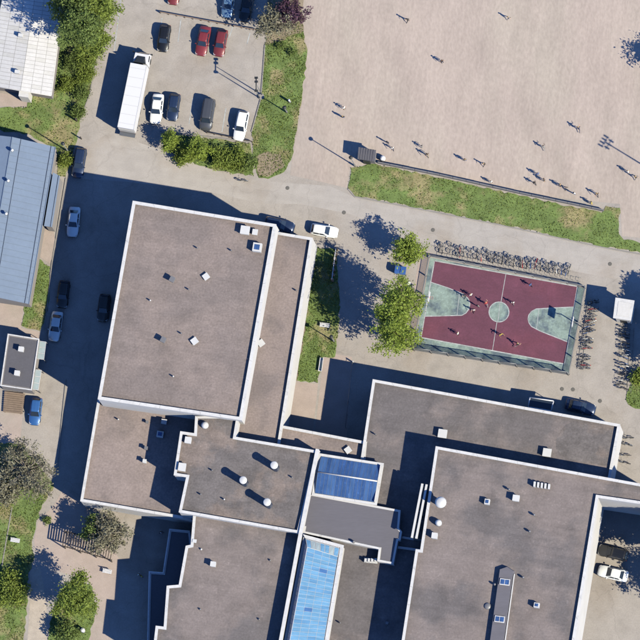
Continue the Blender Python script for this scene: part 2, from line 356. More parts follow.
# ================================================================== WINGS OF THE SCHOOL
def coping_ring(parent, poly, z, wd, skip=(), m='coping', h=0.14, over=0.05):
    out = offset(poly, -over); inn = offset(poly, wd - over); n = len(poly); sg = area(poly) > 0
    for i in range(n):
        if i in skip: continue
        j = (i + 1) % n; q = [out[i], out[j], inn[j], inn[i]]
        ln_ = math.dist(out[i], out[j]); nseg = max(1, round(ln_ / 3.0)); g_ = 0.012 / ln_ if nseg > 1 else 0
        for k in range(nseg):
            a0, a1 = k / nseg + (g_ if k else 0), (k + 1) / nseg - (g_ if k < nseg - 1 else 0)
            e = lambda u, v, t: (u[0] + (v[0] - u[0]) * t, u[1] + (v[1] - u[1]) * t)
            b = MB(); b.prism([e(q[0], q[1], a0), e(q[0], q[1], a1), e(q[3], q[2], a1), e(q[3], q[2], a0)], z - h, z + ((k * 7 + i) % 3) * .004); b.build('coping', m, parent)
def wing(name, label, px, z, roof, skip=(), wall='wall_white', cw=0.42, cat='building', drop=0.45):
    poly = P2(px, z); cx = sum(p[0] for p in poly) / len(poly); cy = sum(p[1] for p in poly) / len(poly)
    t = thing(name, label, cat, (cx, cy, 0)); p = ccw(poly); inn = offset(p, 0.32); n = len(p); zt = z - 0.13; zr = z - drop
    b = MB(); vs = [(x, y, 0) for x, y in p] + [(x, y, zt) for x, y in p] + [(x, y, zt) for x, y in inn] + [(x, y, zr - 0.2) for x, y in inn]; fs = []
    for i in range(n):
        j = (i + 1) % n
        fs += [(i, j, n + j, n + i), (n + i, n + j, 2 * n + j, 2 * n + i), (2 * n + i, 2 * n + j, 3 * n + j, 3 * n + i)]
    b._add(vs, fs); b.build('wall', wall, t)
    r = MB(); r.prism(offset(p, 0.28), zr - 0.15, zr); r.build('roof', roof, t)
    coping_ring(t, poly, z, cw, skip)
    t['_zr'] = zr; return t
ZH, ZS, ZM, ZW, ZP, ZQ, ZT, ZZ, ZK, ZR, ZG1, ZG2 = 11.0, 7.3, 9.6, 5.1, 8.4, 8.2, 7.1, 11.6, 6.8, 6.9, 8.3, 9.2
wH = wing('sports_hall', 'tall sports hall with a wide plain brown flat roof and white edging', [(133, 201), (276, 224.5), (241.5, 420), (98, 399)], ZH, 'roof_brown', cw=0.48)
wS = wing('side_wing', 'long narrow tan-roofed wing joined to the east side of the sports hall', [(262, 229.5), (312.5, 238), (278.5, 451), (230, 443)], ZS, 'roof_tan', skip=(2, 3))
wW = wing('low_wing', 'low tan-roofed wing below the south wall of the sports hall', [(108, 392), (200, 410), (192, 520), (80.5, 501), (98, 399)], ZW, 'roof_tan', skip=(0, 1))
wM = wing('chimney_wing', 'dark grey flat-roofed wing carrying three tall white round chimneys', [(195.5, 416), (194.5, 433.5), (180.5, 431.5), (174, 475), (186.5, 477), (179, 512), (299, 533), (318, 451), (235.5, 437), (239, 416)], ZM, 'roof_grey', skip=(9,))
wP = wing('stepped_wing', 'grey flat-roofed wing with stepped west side beside the long glass roof', [(194, 508), (191, 545), (186, 546), (179, 585), (167, 586), (164, 627), (156, 626), (152, 660), (280, 660), (306, 526)], ZP, 'roof_wing', skip=(9, 8))
wK = wing('link_corridor', 'short tan-roofed link corridor north of the small glass gable', [(276, 424.5), (367, 442), (364, 472), (270, 462)], ZK, 'roof_tan', skip=(1, 2, 3))
wT = wing('north_wing', 'L-shaped brown-roofed wing running along the ball court', [(373, 379.5), (620, 424.5), (608, 490), (445, 470), (428, 552), (374, 545), (374, 500), (361, 459)], ZT, 'roof_wing', skip=(2, 3, 4, 5, 6))
wR = wing('back_wing', 'low brown-roofed strip between the long glass roof and the large south block', [(330, 524), (432, 541), (412, 660), (312, 660)], ZR, 'roof_wing', skip=(0, 1, 3))
wQ = wing('slate_roof_block', 'plain blue-grey flat roof block between the two glass roofs', [(309, 493), (400.5, 510), (399, 528), (402, 531.5), (400.5, 540), (398, 540.5), (393.5, 564), (377.5, 561), (379, 549), (300, 532)], ZQ, 'roof_slate', skip=(0, 1, 2, 3, 4, 5), cw=0.3, drop=0.2)
wZ = wing('south_block', 'largest tall block with a notched flat roof and a long roof lantern', [(436, 446.5), (660, 487.5), (660, 506.5), (598, 497.5), (571, 660), (399, 660), (416, 549.5), (420.5, 550)], ZZ, 'roof_wing', skip=(), cw=0.42)
# low annex with white edging in the shaded courtyard
wL = wing('courtyard_annex', 'low dark-roofed annex with thin pale edging in the shaded courtyard', [(169.5, 529), (190, 531), (205, 660), (147, 660), (149, 571.5), (163, 572.5)], 3.4, 'roof_dark', skip=(1,), cw=0.2, drop=0.2)
# fire wall between the wings
fw = MB(); a, b_, c_ = at(317.5, 449, 9.8), at(300.5, 533, 9.8), at(277, 660, 9.8)
tp = thing('fire_wall', 'long white parapet wall running past both glass roofs', 'wall', (b_.x, b_.y, 0))
for p, q in ((a, b_), (b_, c_)):
    d = q - p; k = MB(); k.box(((p + q) / 2 - Vector((0, 0, 4.9))), (d.length, 0.4, 9.66), math.atan2(d.y, d.x)); k.build('wall_panel', 'wall_white', tp)
    k = MB(); k.box(((p + q) / 2 - Vector((0, 0, 0.0))), (d.length, 0.52, 0.1), math.atan2(d.y, d.x)); k.build('coping', 'coping', tp)
# glass roofs
def lerp(a, b, t): return a + (b - a) * t
def pane_grid(parent, c, nu, nv, mats, frame='coping', gap=0.05, th=0.04, name='pane', bar=0.07, rnd=None):
    """c: four corner points (a,b along u at v=0; d,c at v=1). each pane a small slab, glazing bars between"""
    A, B, C, D = [Vector(x) for x in c]; nrm = (B - A).cross(D - A).normalized(); nrm = nrm if nrm.z > 0 else -nrm
    f = lambda u, v: lerp(lerp(A, B, u), lerp(D, C, u), v)
    for i in range(nu):
        for j in range(nv):
            eu = gap / (B - A).length; ev = gap / (D - A).length
            q = [f(i / nu + eu, j / nv + ev), f((i + 1) / nu - eu, j / nv + ev), f((i + 1) / nu - eu, (j + 1) / nv - ev), f(i / nu + eu, (j + 1) / nv - ev)]
            q = q if area([(x.x, x.y) for x in q]) > 0 else q[::-1]
            t = rnd(i, j) if rnd else 0
            b = MB(); b.hexa([x - nrm * th for x in q], q); b.build(name, mats[t], parent)
    for i in range(nu + 1):
        b = MB(); b.tube(f(i / nu, 0), f(i / nu, 1), bar / 2, n=4, smooth=False); b.build('glazing_bar', frame, parent)
    for j in range(nv + 1):
        b = MB(); b.tube(f(0, j / nv), f(1, j / nv), bar / 2, n=4, smooth=False); b.build('glazing_bar', frame, parent)
def wall_box(parent, poly, z1, m='wall_white', name='wall', z0=0.0): b = MB(); b.prism(poly, z0, z1); return b.build(name, m, parent)
g1p = [(319, 453.5), (383.5, 463.5), (376.5, 505), (312, 495)]; pp = P2(g1p, ZG1); cx, cy = [sum(p[k] for p in pp) / 4 for k in (0, 1)]
t1 = thing('glass_gable_roof', 'small deep blue glass gable roof with white end frames', 'glass roof', (cx, cy, 0))
wall_box(t1, offset(pp, 0.1), ZG1 - 0.25); coping_ring(t1, pp, ZG1, 0.38)
i4 = [Vector((*p, ZG1 + 0.03)) for p in offset(pp, 0.38)]
r0 = lerp(i4[0], i4[3], 0.45) + Vector((0, 0, 0.75)); r1 = lerp(i4[1], i4[2], 0.45) + Vector((0, 0, 0.75))
rs = random.Random(4)
pane_grid(t1, (i4[0], i4[1], r1, r0), 16, 1, ['pane_deep', 'pane_mid'], frame='metal_blue', bar=0.035, gap=.02, rnd=lambda i, j: int(rs.random() < 0.3))
pane_grid(t1, (i4[3], i4[2], r1, r0), 16, 1, ['pane_deep', 'pane_mid'], frame='metal_blue', bar=0.035, gap=.02, rnd=lambda i, j: int(rs.random() < 0.4))
b = MB(); b.tube(r0, r1, 0.12, n=6); b.build('ridge_cap', 'coping', t1)
b = MB(); b.prism([i4[1][:2], (i4[1] + (r1 - r0).normalized() * 0.12)[:2], (i4[2] + (r1 - r0).normalized() * 0.12)[:2], i4[2][:2]], ZG1, ZG1 + 0.5); b.build('gable_end', 'coping', t1)
g2p = [(303, 534.5), (343.5, 545.5), (324.5, 660), (279.5, 660)]; pp = P2(g2p, ZG2); cx, cy = [sum(p[k] for p in pp) / 4 for k in (0, 1)]
t2 = thing('long_glass_roof', 'long pale blue glazed atrium roof with patchy panes', 'glass roof', (cx, cy, 0))
wall_box(t2, offset(pp, 0.1), ZG2 - 0.25); coping_ring(t2, pp, ZG2, 0.5, skip=(2, 3))
i4 = [Vector((*p, ZG2 + 0.02)) for p in offset(pp, 0.55)]
e4 = [Vector((*p, ZG2 - 0.1)) for p in pp]
lo = lambda k: i4[k]
off = (i4[1] - i4[0]) * 0.10; dn = (i4[3] - i4[0]).normalized()
A0 = i4[0] + off + dn * 1.2 + Vector((0, 0, 0.65)); A1 = i4[1] + dn * 1.3; B0 = i4[3] + off + Vector((0, 0, 0.65)); B1 = i4[2]
rs2 = random.Random(9)
pane_grid(t2, (A0, A1, B1, B0), 4, 26, ['pane_pale', 'pane_soft', 'pane_worn'], frame='coping', bar=0.035, gap=.015, rnd=lambda i, j: rs2.choice([0, 0, 0, 0, 0, 0, 1, 1, 0, 0, 1, 1, 0, 0, 0, 2]))
pane_grid(t2, (i4[0] + dn * 0.6, A0, B0, i4[3]), 1, 24, ['pane_pale', 'canopy_glass'], bar=0.09, rnd=lambda i, j: int(rs2.random() < 0.5))
pane_grid(t2, (i4[0], i4[1], A1, A0), 7, 1, ['canopy_glass', 'pane_pale'], bar=0.09, rnd=lambda i, j: int(rs2.random() < 0.4))
# windows on the outer facades
def windows(parent, pa, pb, z, zs, n, size=(1.6, 1.3), margin=0.06):
    a, b2 = at(*pa, z), at(*pb, z); a.z = b2.z = 0; d = b2 - a; ang = math.atan2(d.y, d.x); nv = Vector((d.y, -d.x, 0)).normalized()
    c0 = wpos(parent)
    if (a - Vector((c0.x, c0.y, 0))).dot(nv) < 0: nv = -nv
    for zz in zs:
        for i in range(n):
            p = a + d * ((i + 0.5) / n) + nv * 0.03 + Vector((0, 0, zz))
            f = MB()
            for sx in (-1, 1): f.box(p + d.normalized() * sx * (size[0] / 2 - 0.04), (0.08, 0.1, size[1]), ang)
            for sz in (-1, 1): f.box(p + Vector((0, 0, sz * (size[1] / 2 + 0.04))), (size[0] + 0.04, 0.1, 0.08), ang)
            fo = f.build('window', 'coping', parent); g_ = MB(); g_.box(p, (size[0] - 0.1, 0.06, size[1]), ang); g_.build('pane', 'glass', fo)
windows(wH, (133, 201), (276, 224.5), ZH, (7.6,), 9, (1.8, 1.0)); windows(wH, (98, 399), (133, 201), ZH, (7.6,), 12, (1.8, 1.0))
windows(wT, (373, 379.5), (620, 424.5), ZT, (1.9, 5.0), 14); windows(wW, (80.5, 501), (98, 399), ZW, (2.2,), 6); windows(wP, (167, 586), (164, 627), ZP, (5.6,), 3)
# ------------------------------------------------------------------ roof fittings
def vent_box(w_, px, py, sx, sy, h, rot=0.16, m='vent_white', open_top=False, cap=True, name='roof_vent'):
    zr = w_['_zr']; p = at(px, py, zr + h); b = MB()
    b.box((p.x, p.y, zr + h / 2 - 0.03), (sx, sy, h), -rot); o = b.build(name, m, w_)
    if open_top:
        k = MB(); k.box((p.x, p.y, zr + h), (sx * 0.6, sy * 0.6, 0.06), -rot); k.build('hatch_glass', 'pane_deep', o)
    elif cap:
        k = MB(); k.box((p.x, p.y, zr + h), (sx + 0.12, sy + 0.12, 0.08), -rot); k.build('cap', m, o)
    return o
def vent_round(w_, px, py, r, h, m='vent_white', name='roof_vent', dome=False, stem=None):
    zr = w_['_zr']; p = at(px, py, zr + h); b = MB(); n = 16
    if stem: b.lathe((p.x, p.y, zr - 0.03), [(stem, 0), (stem, h - 0.5), (r, h - 0.45), (r, h - 0.2), (r * 0.6, h), (0.001, h + 0.06)], n)
    elif dome: b.lathe((p.x, p.y, zr - 0.03), [(r, 0), (r, h * 0.55), (r * 0.8, h * 0.85), (r * 0.4, h), (0.001, h + 0.02)], n)
    else: b.lathe((p.x, p.y, zr - 0.03), [(r * 0.92, 0), (r * 0.92, h - 0.3), (r, h - 0.3), (r, h), (r * 0.85, h + 0.06), (0.001, h + 0.09)], n)
    return b.build(name, m, w_)
def vent_pipe(w_, px, py, h=0.7, r=0.08): 
    o = vent_round(w_, px, py, r * 1.5, h, 'vent_grey' if (px + py) % 3 else 'vent_white', 'vent_pipe', stem=r)
    return o
for q in [(243, 480), (274, 465), (267, 502)]: vent_round(wM, q[0], q[1], 0.58, 3.1, name='chimney')
vent_box(wH, 245, 230, 1.25, 1.15, 0.9, 0.16); vent_box(wH, 255, 232, 0.7, 0.75, 0.6); vent_box(wH, 257, 247, 1.3, 1.3, 1.0, open_top=True)
vent_box(wH, 206, 276.5, 0.8, 0.8, 0.35, 0.95); vent_box(wH, 194.5, 341, 0.85, 0.85, 0.35, 0.95); vent_box(wS, 261, 343, 0.85, 0.85, 0.35, 0.95)
vent_box(wH, 172, 279, 0.6, 0.7, 1.0, 0.5, 'vent_grey'); vent_box(wH, 163, 339.5, 0.6, 0.7, 1.0, 0.5, 'vent_grey')
for q in [(188.5, 289), (197, 247.5), (181, 333), (173, 376), (231, 250), (150, 300)]: vent_pipe(wH, *q)
for q in [(296, 290), (248, 390)]: vent_pipe(wS, *q)
vent_box(wW, 160, 434, 1.0, 0.9, 0.9, 0.16, 'vent_white', open_top=True); vent_box(wW, 164, 421.5, 0.7, 0.6, 0.9); vent_box(wW, 144.5, 461, 0.45, 0.45, 1.0); vent_box(wW, 146, 448, 0.4, 0.4, 0.9, m='vent_grey'); vent_box(wW, 147, 422, 0.3, 0.3, 0.6, m='vent_grey')
vent_pipe(wW, 118, 419)
vent_round(wM, 204.5, 424.5, 0.55, 0.9, dome=True); vent_box(wM, 188, 440, 0.85, 0.85, 0.9); vent_box(wM, 182, 467, 1.0, 1.1, 0.8)
for q in [(200.5, 494), (224, 499), (292, 477), (212, 470)]: vent_pipe(wM, *q)
vent_box(wP, 213, 564, 0.7, 0.65, 1.0); vent_box(wP, 194.5, 541, 0.5, 0.4, 0.5)
for q in [(270, 560), (200, 609), (259, 619), (201, 549)]: vent_pipe(wP, *q, 0.4, 0.1)
vent_box(wK, 348, 450, 0.8, 0.8, 0.4, 0.95); vent_box(wT, 442.5, 433.5, 1.2, 1.15, 0.8); vent_box(wT, 547, 452.5, 1.15, 1.1, 0.8); vent_pipe(wT, 375.5, 434, 0.9)
vent_round(wZ, 440.5, 502, 0.85, 2.6, stem=0.5, name='mushroom_vent'); vent_round(wZ, 438, 522, 0.5, 1.3, dome=True); vent_box(wZ, 434.5, 535.5, 0.75, 0.75, 1.2)
vent_box(wZ, 487, 501.5, 0.75, 0.8, 0.9, open_top=True); vent_box(wZ, 516, 498, 0.9, 0.8, 1.0); vent_pipe(wZ, 509, 489, 1.0, 0.12)
for i in range(5): vent_box(wZ, 534.5 + i * 3.6, 484 + i * 0.6, 0.3, 0.75, 1.0 - 0.12 * i, 0.1, cap=False, name='roof_fin')
vent_box(wZ, 536.5, 605, 0.8, 0.7, 1.0, open_top=True); vent_round(wZ, 487.5, 606, 0.5, 0.3, 'vent_grey', dome=True)
for q in [(534, 514.5), (529.5, 531), (523, 577), (494.5, 584)]: vent_pipe(wZ, *q, 0.9, 0.12)
vent_box(wR, 387, 623, 0.3, 0.3, 0.5, m='vent_grey'); vent_pipe(wR, 340, 622.5, 0.8)
vent_pipe(wQ, 353.5, 541.5, 0.8, 0.14)
# patches of newer roofing felt
def felt_patch(w_, pts, m, k=1):
    zr_ = w_['_zr']; b = MB(); b.prism(P2(ragged(pts, .8), zr_), zr_ - .03, zr_ + .012 * k); b.build('felt_patch', m, w_)
felt_patch(wT, [(561, 430), (566, 425), (572, 422.5), (580, 422.5), (590, 424.5), (602, 426.5), (613, 428.5), (610, 447), (607, 466), (594, 464), (580, 462), (568, 459), (560, 455), (556, 448), (556.5, 438)], 'roof_grey')
# roof hatch in the notch of the slate roof
zr = wR['_zr']; p = at(370.5, 560, zr + 0.9); b = MB()
for k in range(4): b.box((p.x - 0.75 + k * 0.5, p.y, zr + 0.45), (0.32, 0.5, 0.9), -0.12)
b.box((p.x, p.y, zr + 0.2), (2.0, 0.7, 0.4), -0.12); b.build('air_handler', 'vent_white', wR)
# lantern on the big roof
zr = wZ['_zr']; la, lb = at(507, 566, zr + 1.0), at(494, 660, zr + 1.0); d = (lb - la); d.z = 0; L = d.length; d.normalize(); nn = Vector((-d.y, d.x, 0))
def lq(u, v, h): q = la + d * u + nn * v; return (q.x, q.y, zr + h)
b = MB(); low = [lq(-0.1, 0, -.05), lq(0.5, -1.15, -.05), lq(L, -1.15, -.05), lq(L, 1.15, -.05), lq(0.5, 1.15, -.05)]; top = [lq(0.1, 0, 0.8), lq(0.6, -1.0, 0.8), lq(L, -1.0, 0.8), lq(L, 1.0, 0.8), lq(0.6, 1.0, 0.8)]
if area([(x[0], x[1]) for x in low]) < 0: low = low[::-1]; top = top[::-1]
b.hexa(low, top); lan = b.build('roof_lantern', 'roof_slate', wZ)
for u in (2.4, 8.0, 12.5):
    f = MB(); f.box(lq(u, 0, 0.9), (1.5, 0.95, 0.2), math.atan2(nn.y, nn.x)); fo = f.build('skylight', 'coping', lan)
    for s_ in (-1, 1): k = MB(); k.box(lq(u, s_ * 0.34, 1.01), (0.58, 0.7, 0.05), math.atan2(nn.y, nn.x)); k.build('skylight_pane', 'pane_deep', lan)
b = MB(); b.box(lq(L / 2, 1.2, 0.45), (L - 2, 0.12, 0.5), math.atan2(d.y, d.x)); b.build('lantern_side', 'coping', lan)
# twin ducts beside the south block
zr = wT['_zr']; da, db = at(424.5, 484, 11.3), at(414, 538, 11.3); dv = (db - da); ang = math.atan2(dv.y, dv.x); nv = Vector((-dv.y, dv.x, 0)).normalized()
td = thing('twin_roof_ducts', 'pair of parallel white ducts raised beside the tall south block', 'duct', ((da.x + db.x) / 2, (da.y + db.y) / 2, zr))
for s_ in (-1, 1):
    b = MB(); b.box((da + db) / 2 + nv * s_ * 0.33 - Vector((0, 0, 0.2)), (dv.length, 0.32, 0.4), ang); b.build('duct', 'vent_white', td)
for k in range(5):
    q = da + dv * (0.04 + 0.23 * k); b = MB(); b.box((q.x, q.y, (zr + 10.9) / 2 - 0.02), (0.12, 0.95, 10.9 - zr + 0.04), ang); b.build('support', 'galv', td)
# entrance canopy on the north side
ca = [at(530, 397.5, 3.0), at(553.5, 401, 3.0), at(551, 411, 3.0), at(528, 407, 3.0)]
tc = thing('entrance_canopy', 'white-framed flat canopy on thin posts at the north wing', 'canopy', ((ca[0].x + ca[2].x) / 2, (ca[0].y + ca[2].y) / 2, 0))
b = MB()
for i in range(4): b.tube(ca[i], ca[(i + 1) % 4], 0.09, n=6)
b.build('frame', 'plastic_white', tc); b = MB(); b.prism([q[:2] for q in ca], 2.95, 2.99); b.build('canopy_panel', 'glass', tc)
for q in ca: b = MB(); b.tube((q.x, q.y, 0), (q.x, q.y, 2.95), 0.05); b.build('post', 'galv', tc)
# ================================================================== BUILDINGS TO THE WEST
# white panel-roofed building
zA = 4.4
ea = [at(5, -15, zA), at(64, -6, zA), at(51, 95.5, zA), at(-15, 84.5, zA)]; ra, rb = at(36, -10, zA + 0.55), at(20.5, 90.5, zA + 0.55)
tA = thing('white_roofed_building', 'low building with white panelled pitched roof beside the tall trees', 'building', ((ea[0].x + ea[2].x) / 2, (ea[0].y + ea[2].y) / 2, 0))
wall_box(tA, offset([q[:2] for q in ea], 0.25), zA - 0.1, 'wall_grey')
b = MB(); b._add([q - Vector((0, 0, .06)) for q in ea] + [ra - Vector((0, 0, .06)), rb - Vector((0, 0, .06))], [(0, 4, 5, 3), (4, 1, 2, 5)]); rfA = b.build('roof', 'sheet_gap', tA)
pane_grid(rfA, (ra, ea[1], ea[2], rb), 3, 26, ['sheet_white', 'sheet_dull'], rnd=lambda i, j: int((i * 5 + j * 3) % 7 == 0), gap=0.02, th=0.05, name='roof_panel', frame='sheet_gap', bar=0.03)
pane_grid(rfA, (ea[0], ra, rb, ea[3]), 3, 26, ['sheet_white', 'sheet_dull'], rnd=lambda i, j: int((i * 5 + j * 3) % 7 == 0), gap=0.02, th=0.05, name='roof_panel', frame='sheet_gap', bar=0.03)
pr = P2([(19.5, 88), (29, 90), (28, 97.5), (18.5, 96)], zA - 0.2); b = MB(); b.prism(pr, 0, zA - 0.2); b.build('porch', 'sheet_white', tA)
for q in [(20.5, 35), (17, 71.5)]:
    p = at(*q, zA + 1.0); b = MB(); b.box((p.x, p.y, zA + 0.55), (0.7, 0.5, 1.0), -0.16); b.build('chimney', 'vent_white', tA)
for pa, pb in ((ea[2], ea[3]), (ea[1], ea[2])):
    b = MB(); b.tube(pa - Vector((0, 0, .1)), pb - Vector((0, 0, .1)), 0.09); b.build('gutter', 'sheet_white', tA)
# blue metal roof building
zB, zBr = 5.0, 6.1
rn, rs_ = at(12.5, 137, zBr), at(-14, 295, zBr)
en, e1, es = at(55.5, 147, zB), at(45.5, 212, zB), at(29, 304, zB); wn, ws = at(-40, 131, zB), at(-66, 290, zB)
tB = thing('blue_roofed_building', 'long building with blue-grey standing seam metal pitched roof', 'building', ((rn.x + es.x) / 2, (rn.y + es.y) / 2, 0))
wall_box(tB, offset([q[:2] for q in (wn, en, es, ws)], 0.3), zB - 0.15, 'wall_grey')
b = MB(); dz = Vector((0, 0, .12))
low = [en, rn, rs_, es]; b.hexa([q - dz for q in low], low); low = [rn, wn, ws, rs_]; b.hexa([q - dz for q in low], low); rfB = b.build('roof', 'metal_blue', tB)
up = Vector((0, 0, 0.03))
def seam(p, q, r=0.03, m='metal_blue'): k = MB(); k.tube(p + up, q + up, r, n=4, smooth=False); k.build('seam', m, rfB)
for k in range(1, 26): seam(lerp(rn, rs_, k / 26), lerp(en, es, k / 26), 0.022)
seam(lerp(rn, en, 0.2), lerp(rs_, es, 0.2), 0.04, 'seam_dark'); seam(lerp(rn, en, 0.9), lerp(rs_, es, 0.9), 0.05, 'seam_dark'); seam(rn, rs_, 0.08)
seam(en, es, 0.07)
xb = [at(53, 172.5, zB - 0.15), at(60, 176, zB - 0.3), at(52, 227, zB - 0.3), at(44, 226, zB - 0.15)]
b = MB(); b.hexa([q - dz for q in xb[::-1]], xb[::-1]); b.build('lean_to_roof', 'metal_blue', tB)
k = MB(); k.tube(lerp(xb[0], xb[1], 0.8) + up, lerp(xb[3], xb[2], 0.8) + up, 0.04, n=4); k.build('seam', 'seam_dark', tB)
wall_box(tB, offset([q[:2] for q in xb], 0.15), zB - 0.5, 'wall_grey')
for q in [(12, 150), (8, 180.5), (6, 213.5)]:
    t_ = at(q[0], q[1], zBr + 0.6); b = MB(); b.lathe((t_.x, t_.y, zBr - 0.5), [(0.16, 0), (0.16, 1.0), (0.28, 1.0), (0.2, 1.25), (0.01, 1.35)], 10); b.build('roof_vent', 'vent_white', tB)
# small grey annex
zC = 3.8
wC = wing('annex_building', 'small square annex with dark grey flat roof and two white vents', [(8, 334), (39, 339), (31.5, 390), (0.5, 385.5)], zC, 'roof_dark', cw=0.18, drop=0.12, wall='wall_grey')
for q in ((21, 349), (17, 373)): vent_box(wC, q[0], q[1], 0.7, 0.65, 0.9)
for cc, lab in (([(38.3, 341), (46, 342), (43.8, 359.5), (36, 358.5)], 'northern white glass canopy over the annex door'), ([(33.6, 369.5), (41.4, 370.3), (38.3, 390), (31, 389)], 'southern white glass canopy over the annex side door')):
    q = [at(*c, 2.7) for c in cc]; t_ = thing('door_canopy', lab, 'canopy', ((q[0].x + q[2].x) / 2, (q[0].y + q[2].y) / 2, 0))
    pane_grid(t_, q, 1, 3, ['canopy_glass'], frame='plastic_white', bar=0.08)
    for k in (1, 2): b = MB(); b.tube((q[k].x, q[k].y, 0), q[k], 0.05); b.build('post', 'galv', t_)
q = [at(*c, 0.35) for c in [(4.5, 391), (25, 393.5), (22.5, 414), (3, 412)]]
tr = thing('timber_ramp', 'grey timber board deck at the foot of the annex', 'deck', ((q[0].x + q[2].x) / 2, (q[0].y + q[2].y) / 2, 0))
for k in range(10):
    a, b_ = k / 10 + .006, (k + 1) / 10 - .006; r = [lerp(q[0], q[3], a), lerp(q[1], q[2], a), lerp(q[1], q[2], b_), lerp(q[0], q[3], b_)][::-1]
    b = MB(); b.hexa([v - Vector((0, 0, .05)) for v in r], r); b.build('board', 'timber', tr)
for s_ in (0.1, 0.9):
    u0, u1 = lerp(q[0], q[1], s_), lerp(q[3], q[2], s_); dd = u1 - u0; b = MB(); b.box(((u0 + u1) / 2) - Vector((0, 0, 0.2)), (dd.length, 0.1, 0.3), math.atan2(dd.y, dd.x)); b.build('joist', 'timber', tr)
#@@NEXT@@
# ================================================================== BALL COURT
outer = [(430, 257.5), (584, 288), (568.5, 374), (414.5, 349.5)]
sheet('ball_court', outer, 0.02, 'court_green', 0.02)
red = P2([(434.5, 260.8), (577.5, 286.5), (564.5, 364), (421, 337.5)]); zc = 0.024
b = MB(); p = ccw(red); b._add([(x, y, zc) for x, y in p], [list(range(4))]); tag(b.build('court_surface', 'court_red'), kind='structure')
wkey = [(430, 282), (447, 287.5), (464, 294.3), (468.5, 299), (470, 304), (469, 309), (466, 313), (462, 315.3), (440, 316), (424.8, 316.3)]
ekey = [(574, 307), (551, 308), (536, 309), (531.5, 311.5), (528.8, 315), (528, 319), (529, 323), (531.5, 326.5), (540, 331), (569, 342.5)]
cen = [(499 + 10 * math.cos(t * math.pi / 12), 312 + 10 * math.sin(t * math.pi / 12)) for t in range(24)]
def flat(name, pts, z, m): p = ccw(P2(pts)); b = MB(); b._add([(x, y, z) for x, y in p], [list(range(len(p)))]); tag(b.build(name, m), kind='structure')
flat('court_key', wkey, zc + .004, 'court_green'); flat('court_key', ekey, zc + .004, 'court_green'); flat('court_circle', cen, zc + .004, 'court_green')
ln = MB()
for poly, closed in ((wkey, False), (ekey, False), (cen, True)):
    n = len(poly)
    for i in range(n if closed else n - 1): strip(ln, at(*poly[i]), at(*poly[(i + 1) % n]), 0.13, zc + .008)
rp = [(434.5, 260.8), (577.5, 286.5), (564.5, 364), (421, 337.5)]
for i in range(4): strip(ln, at(*rp[i]), at(*rp[(i + 1) % 4]), 0.16, zc + .0085)
strip(ln, at(506, 273.5), at(501, 302.2), 0.09, zc + .009); strip(ln, at(497, 321.8), at(492.5, 350.5), 0.09, zc + .009); strip(ln, at(500, 303), at(498, 321), 0.09, zc + .013)
strip(ln, at(459.5, 293), at(457, 315.5), 0.08, zc + .009); strip(ln, at(539, 309), at(536.5, 329), 0.08, zc + .009)
tag(ln.build('court_lines', 'line_white'), kind='structure')
# wire fence bays
FH = 2.6
bay = MB(); BL = 2.5
for k in range(1, 25): bay.box((k * BL / 25, 0, FH / 2 + 0.05), (0.016, 0.016, FH - 0.1))
for k in range(14): bay.box((BL / 2, 0, 0.1 + k * (FH - 0.15) / 13), (BL, 0.016, 0.016))
bay_me = bay.mesh('mesh_panel', 'galv')
pm = MB(); pm.tube((0, 0, 0), (0, 0, FH + 0.05), 0.10, n=6); post_me = pm.mesh('post', 'galv')
rm = MB(); rm.tube((0, 0, FH), (BL, 0, FH), 0.06, n=5); rail_me = rm.mesh('rail', 'galv')
def fence(label, a, b_, n, hs=1.0):
    p, q = at(*a), at(*b_); d = q - p; t = thing('wire_fence', label, 'fence', p, math.atan2(d.y, d.x)); t.scale = (1, 1, hs); s = d.length / n
    for k in range(n + 1):
        o = bpy.data.objects.new('post', post_me); COL.objects.link(o); o.parent = t; o.location = (k * s, 0, 0)
        if k < n:
            for nm, me in (('mesh_panel', bay_me), ('rail', rail_me)):
                o = bpy.data.objects.new(nm, me); COL.objects.link(o); o.parent = t; o.location = (k * s, 0, 0); o.scale = (s / BL, 1, 1)
fence('wire mesh fence between the ball court and the north wing', (414.5, 350.5), (568.5, 375), 9)
fence('wire mesh fence between the ball court and the long bicycle row', (430, 256.5), (585, 287), 9, .4)
fence('wire mesh fence at the court end with the sideways bicycle row', (585.2, 288), (569.2, 374), 5, .4)
fence('wire mesh fence at the court end nearest the round trees', (429.2, 257.5), (413.8, 349.5), 5, .4)
def hoop(label, base, ang):
    p = at(*base); t = thing('basketball_hoop', label, 'basketball hoop', p, ang); b = MB(); b.tube((0, 0, 0), (0, 0, 3.2), 0.08, n=8); b.tube((0, 0, 3.1), (1.1, 0, 3.35), 0.06, n=6); b.build2 = None
    b.build('post', 'galv', None).parent = t
    k = MB(); k.box((1.12, 0, 3.45), (0.05, 1.5, 1.0)); o = k.build('backboard', 'plastic_white', None); o.parent = t
    k = MB(); k.ring((1.42, 0, 3.05), 0.23, 0.015, 14, 4, axis=2); k.box((1.17, 0, 3.05), (0.1, 0.2, 0.06)); r = k.build('rim', 'red_light', None); r.parent = t
    k = MB()
    for i in range(12):
        a = i * math.pi / 6; k.tube((1.42 + .22 * math.cos(a), .22 * math.sin(a), 3.05), (1.42 + .12 * math.cos(a + .5), .12 * math.sin(a + .5), 2.6), 0.008, n=3)
    o = k.build('net', 'plastic_white', None); o.parent = r
hoop('basketball hoop on the end by the sideways bicycle row', (582, 327), math.atan2(0.17, -1)); hoop('basketball hoop on the end by the round trees', (424, 300), math.atan2(-0.17, 1))
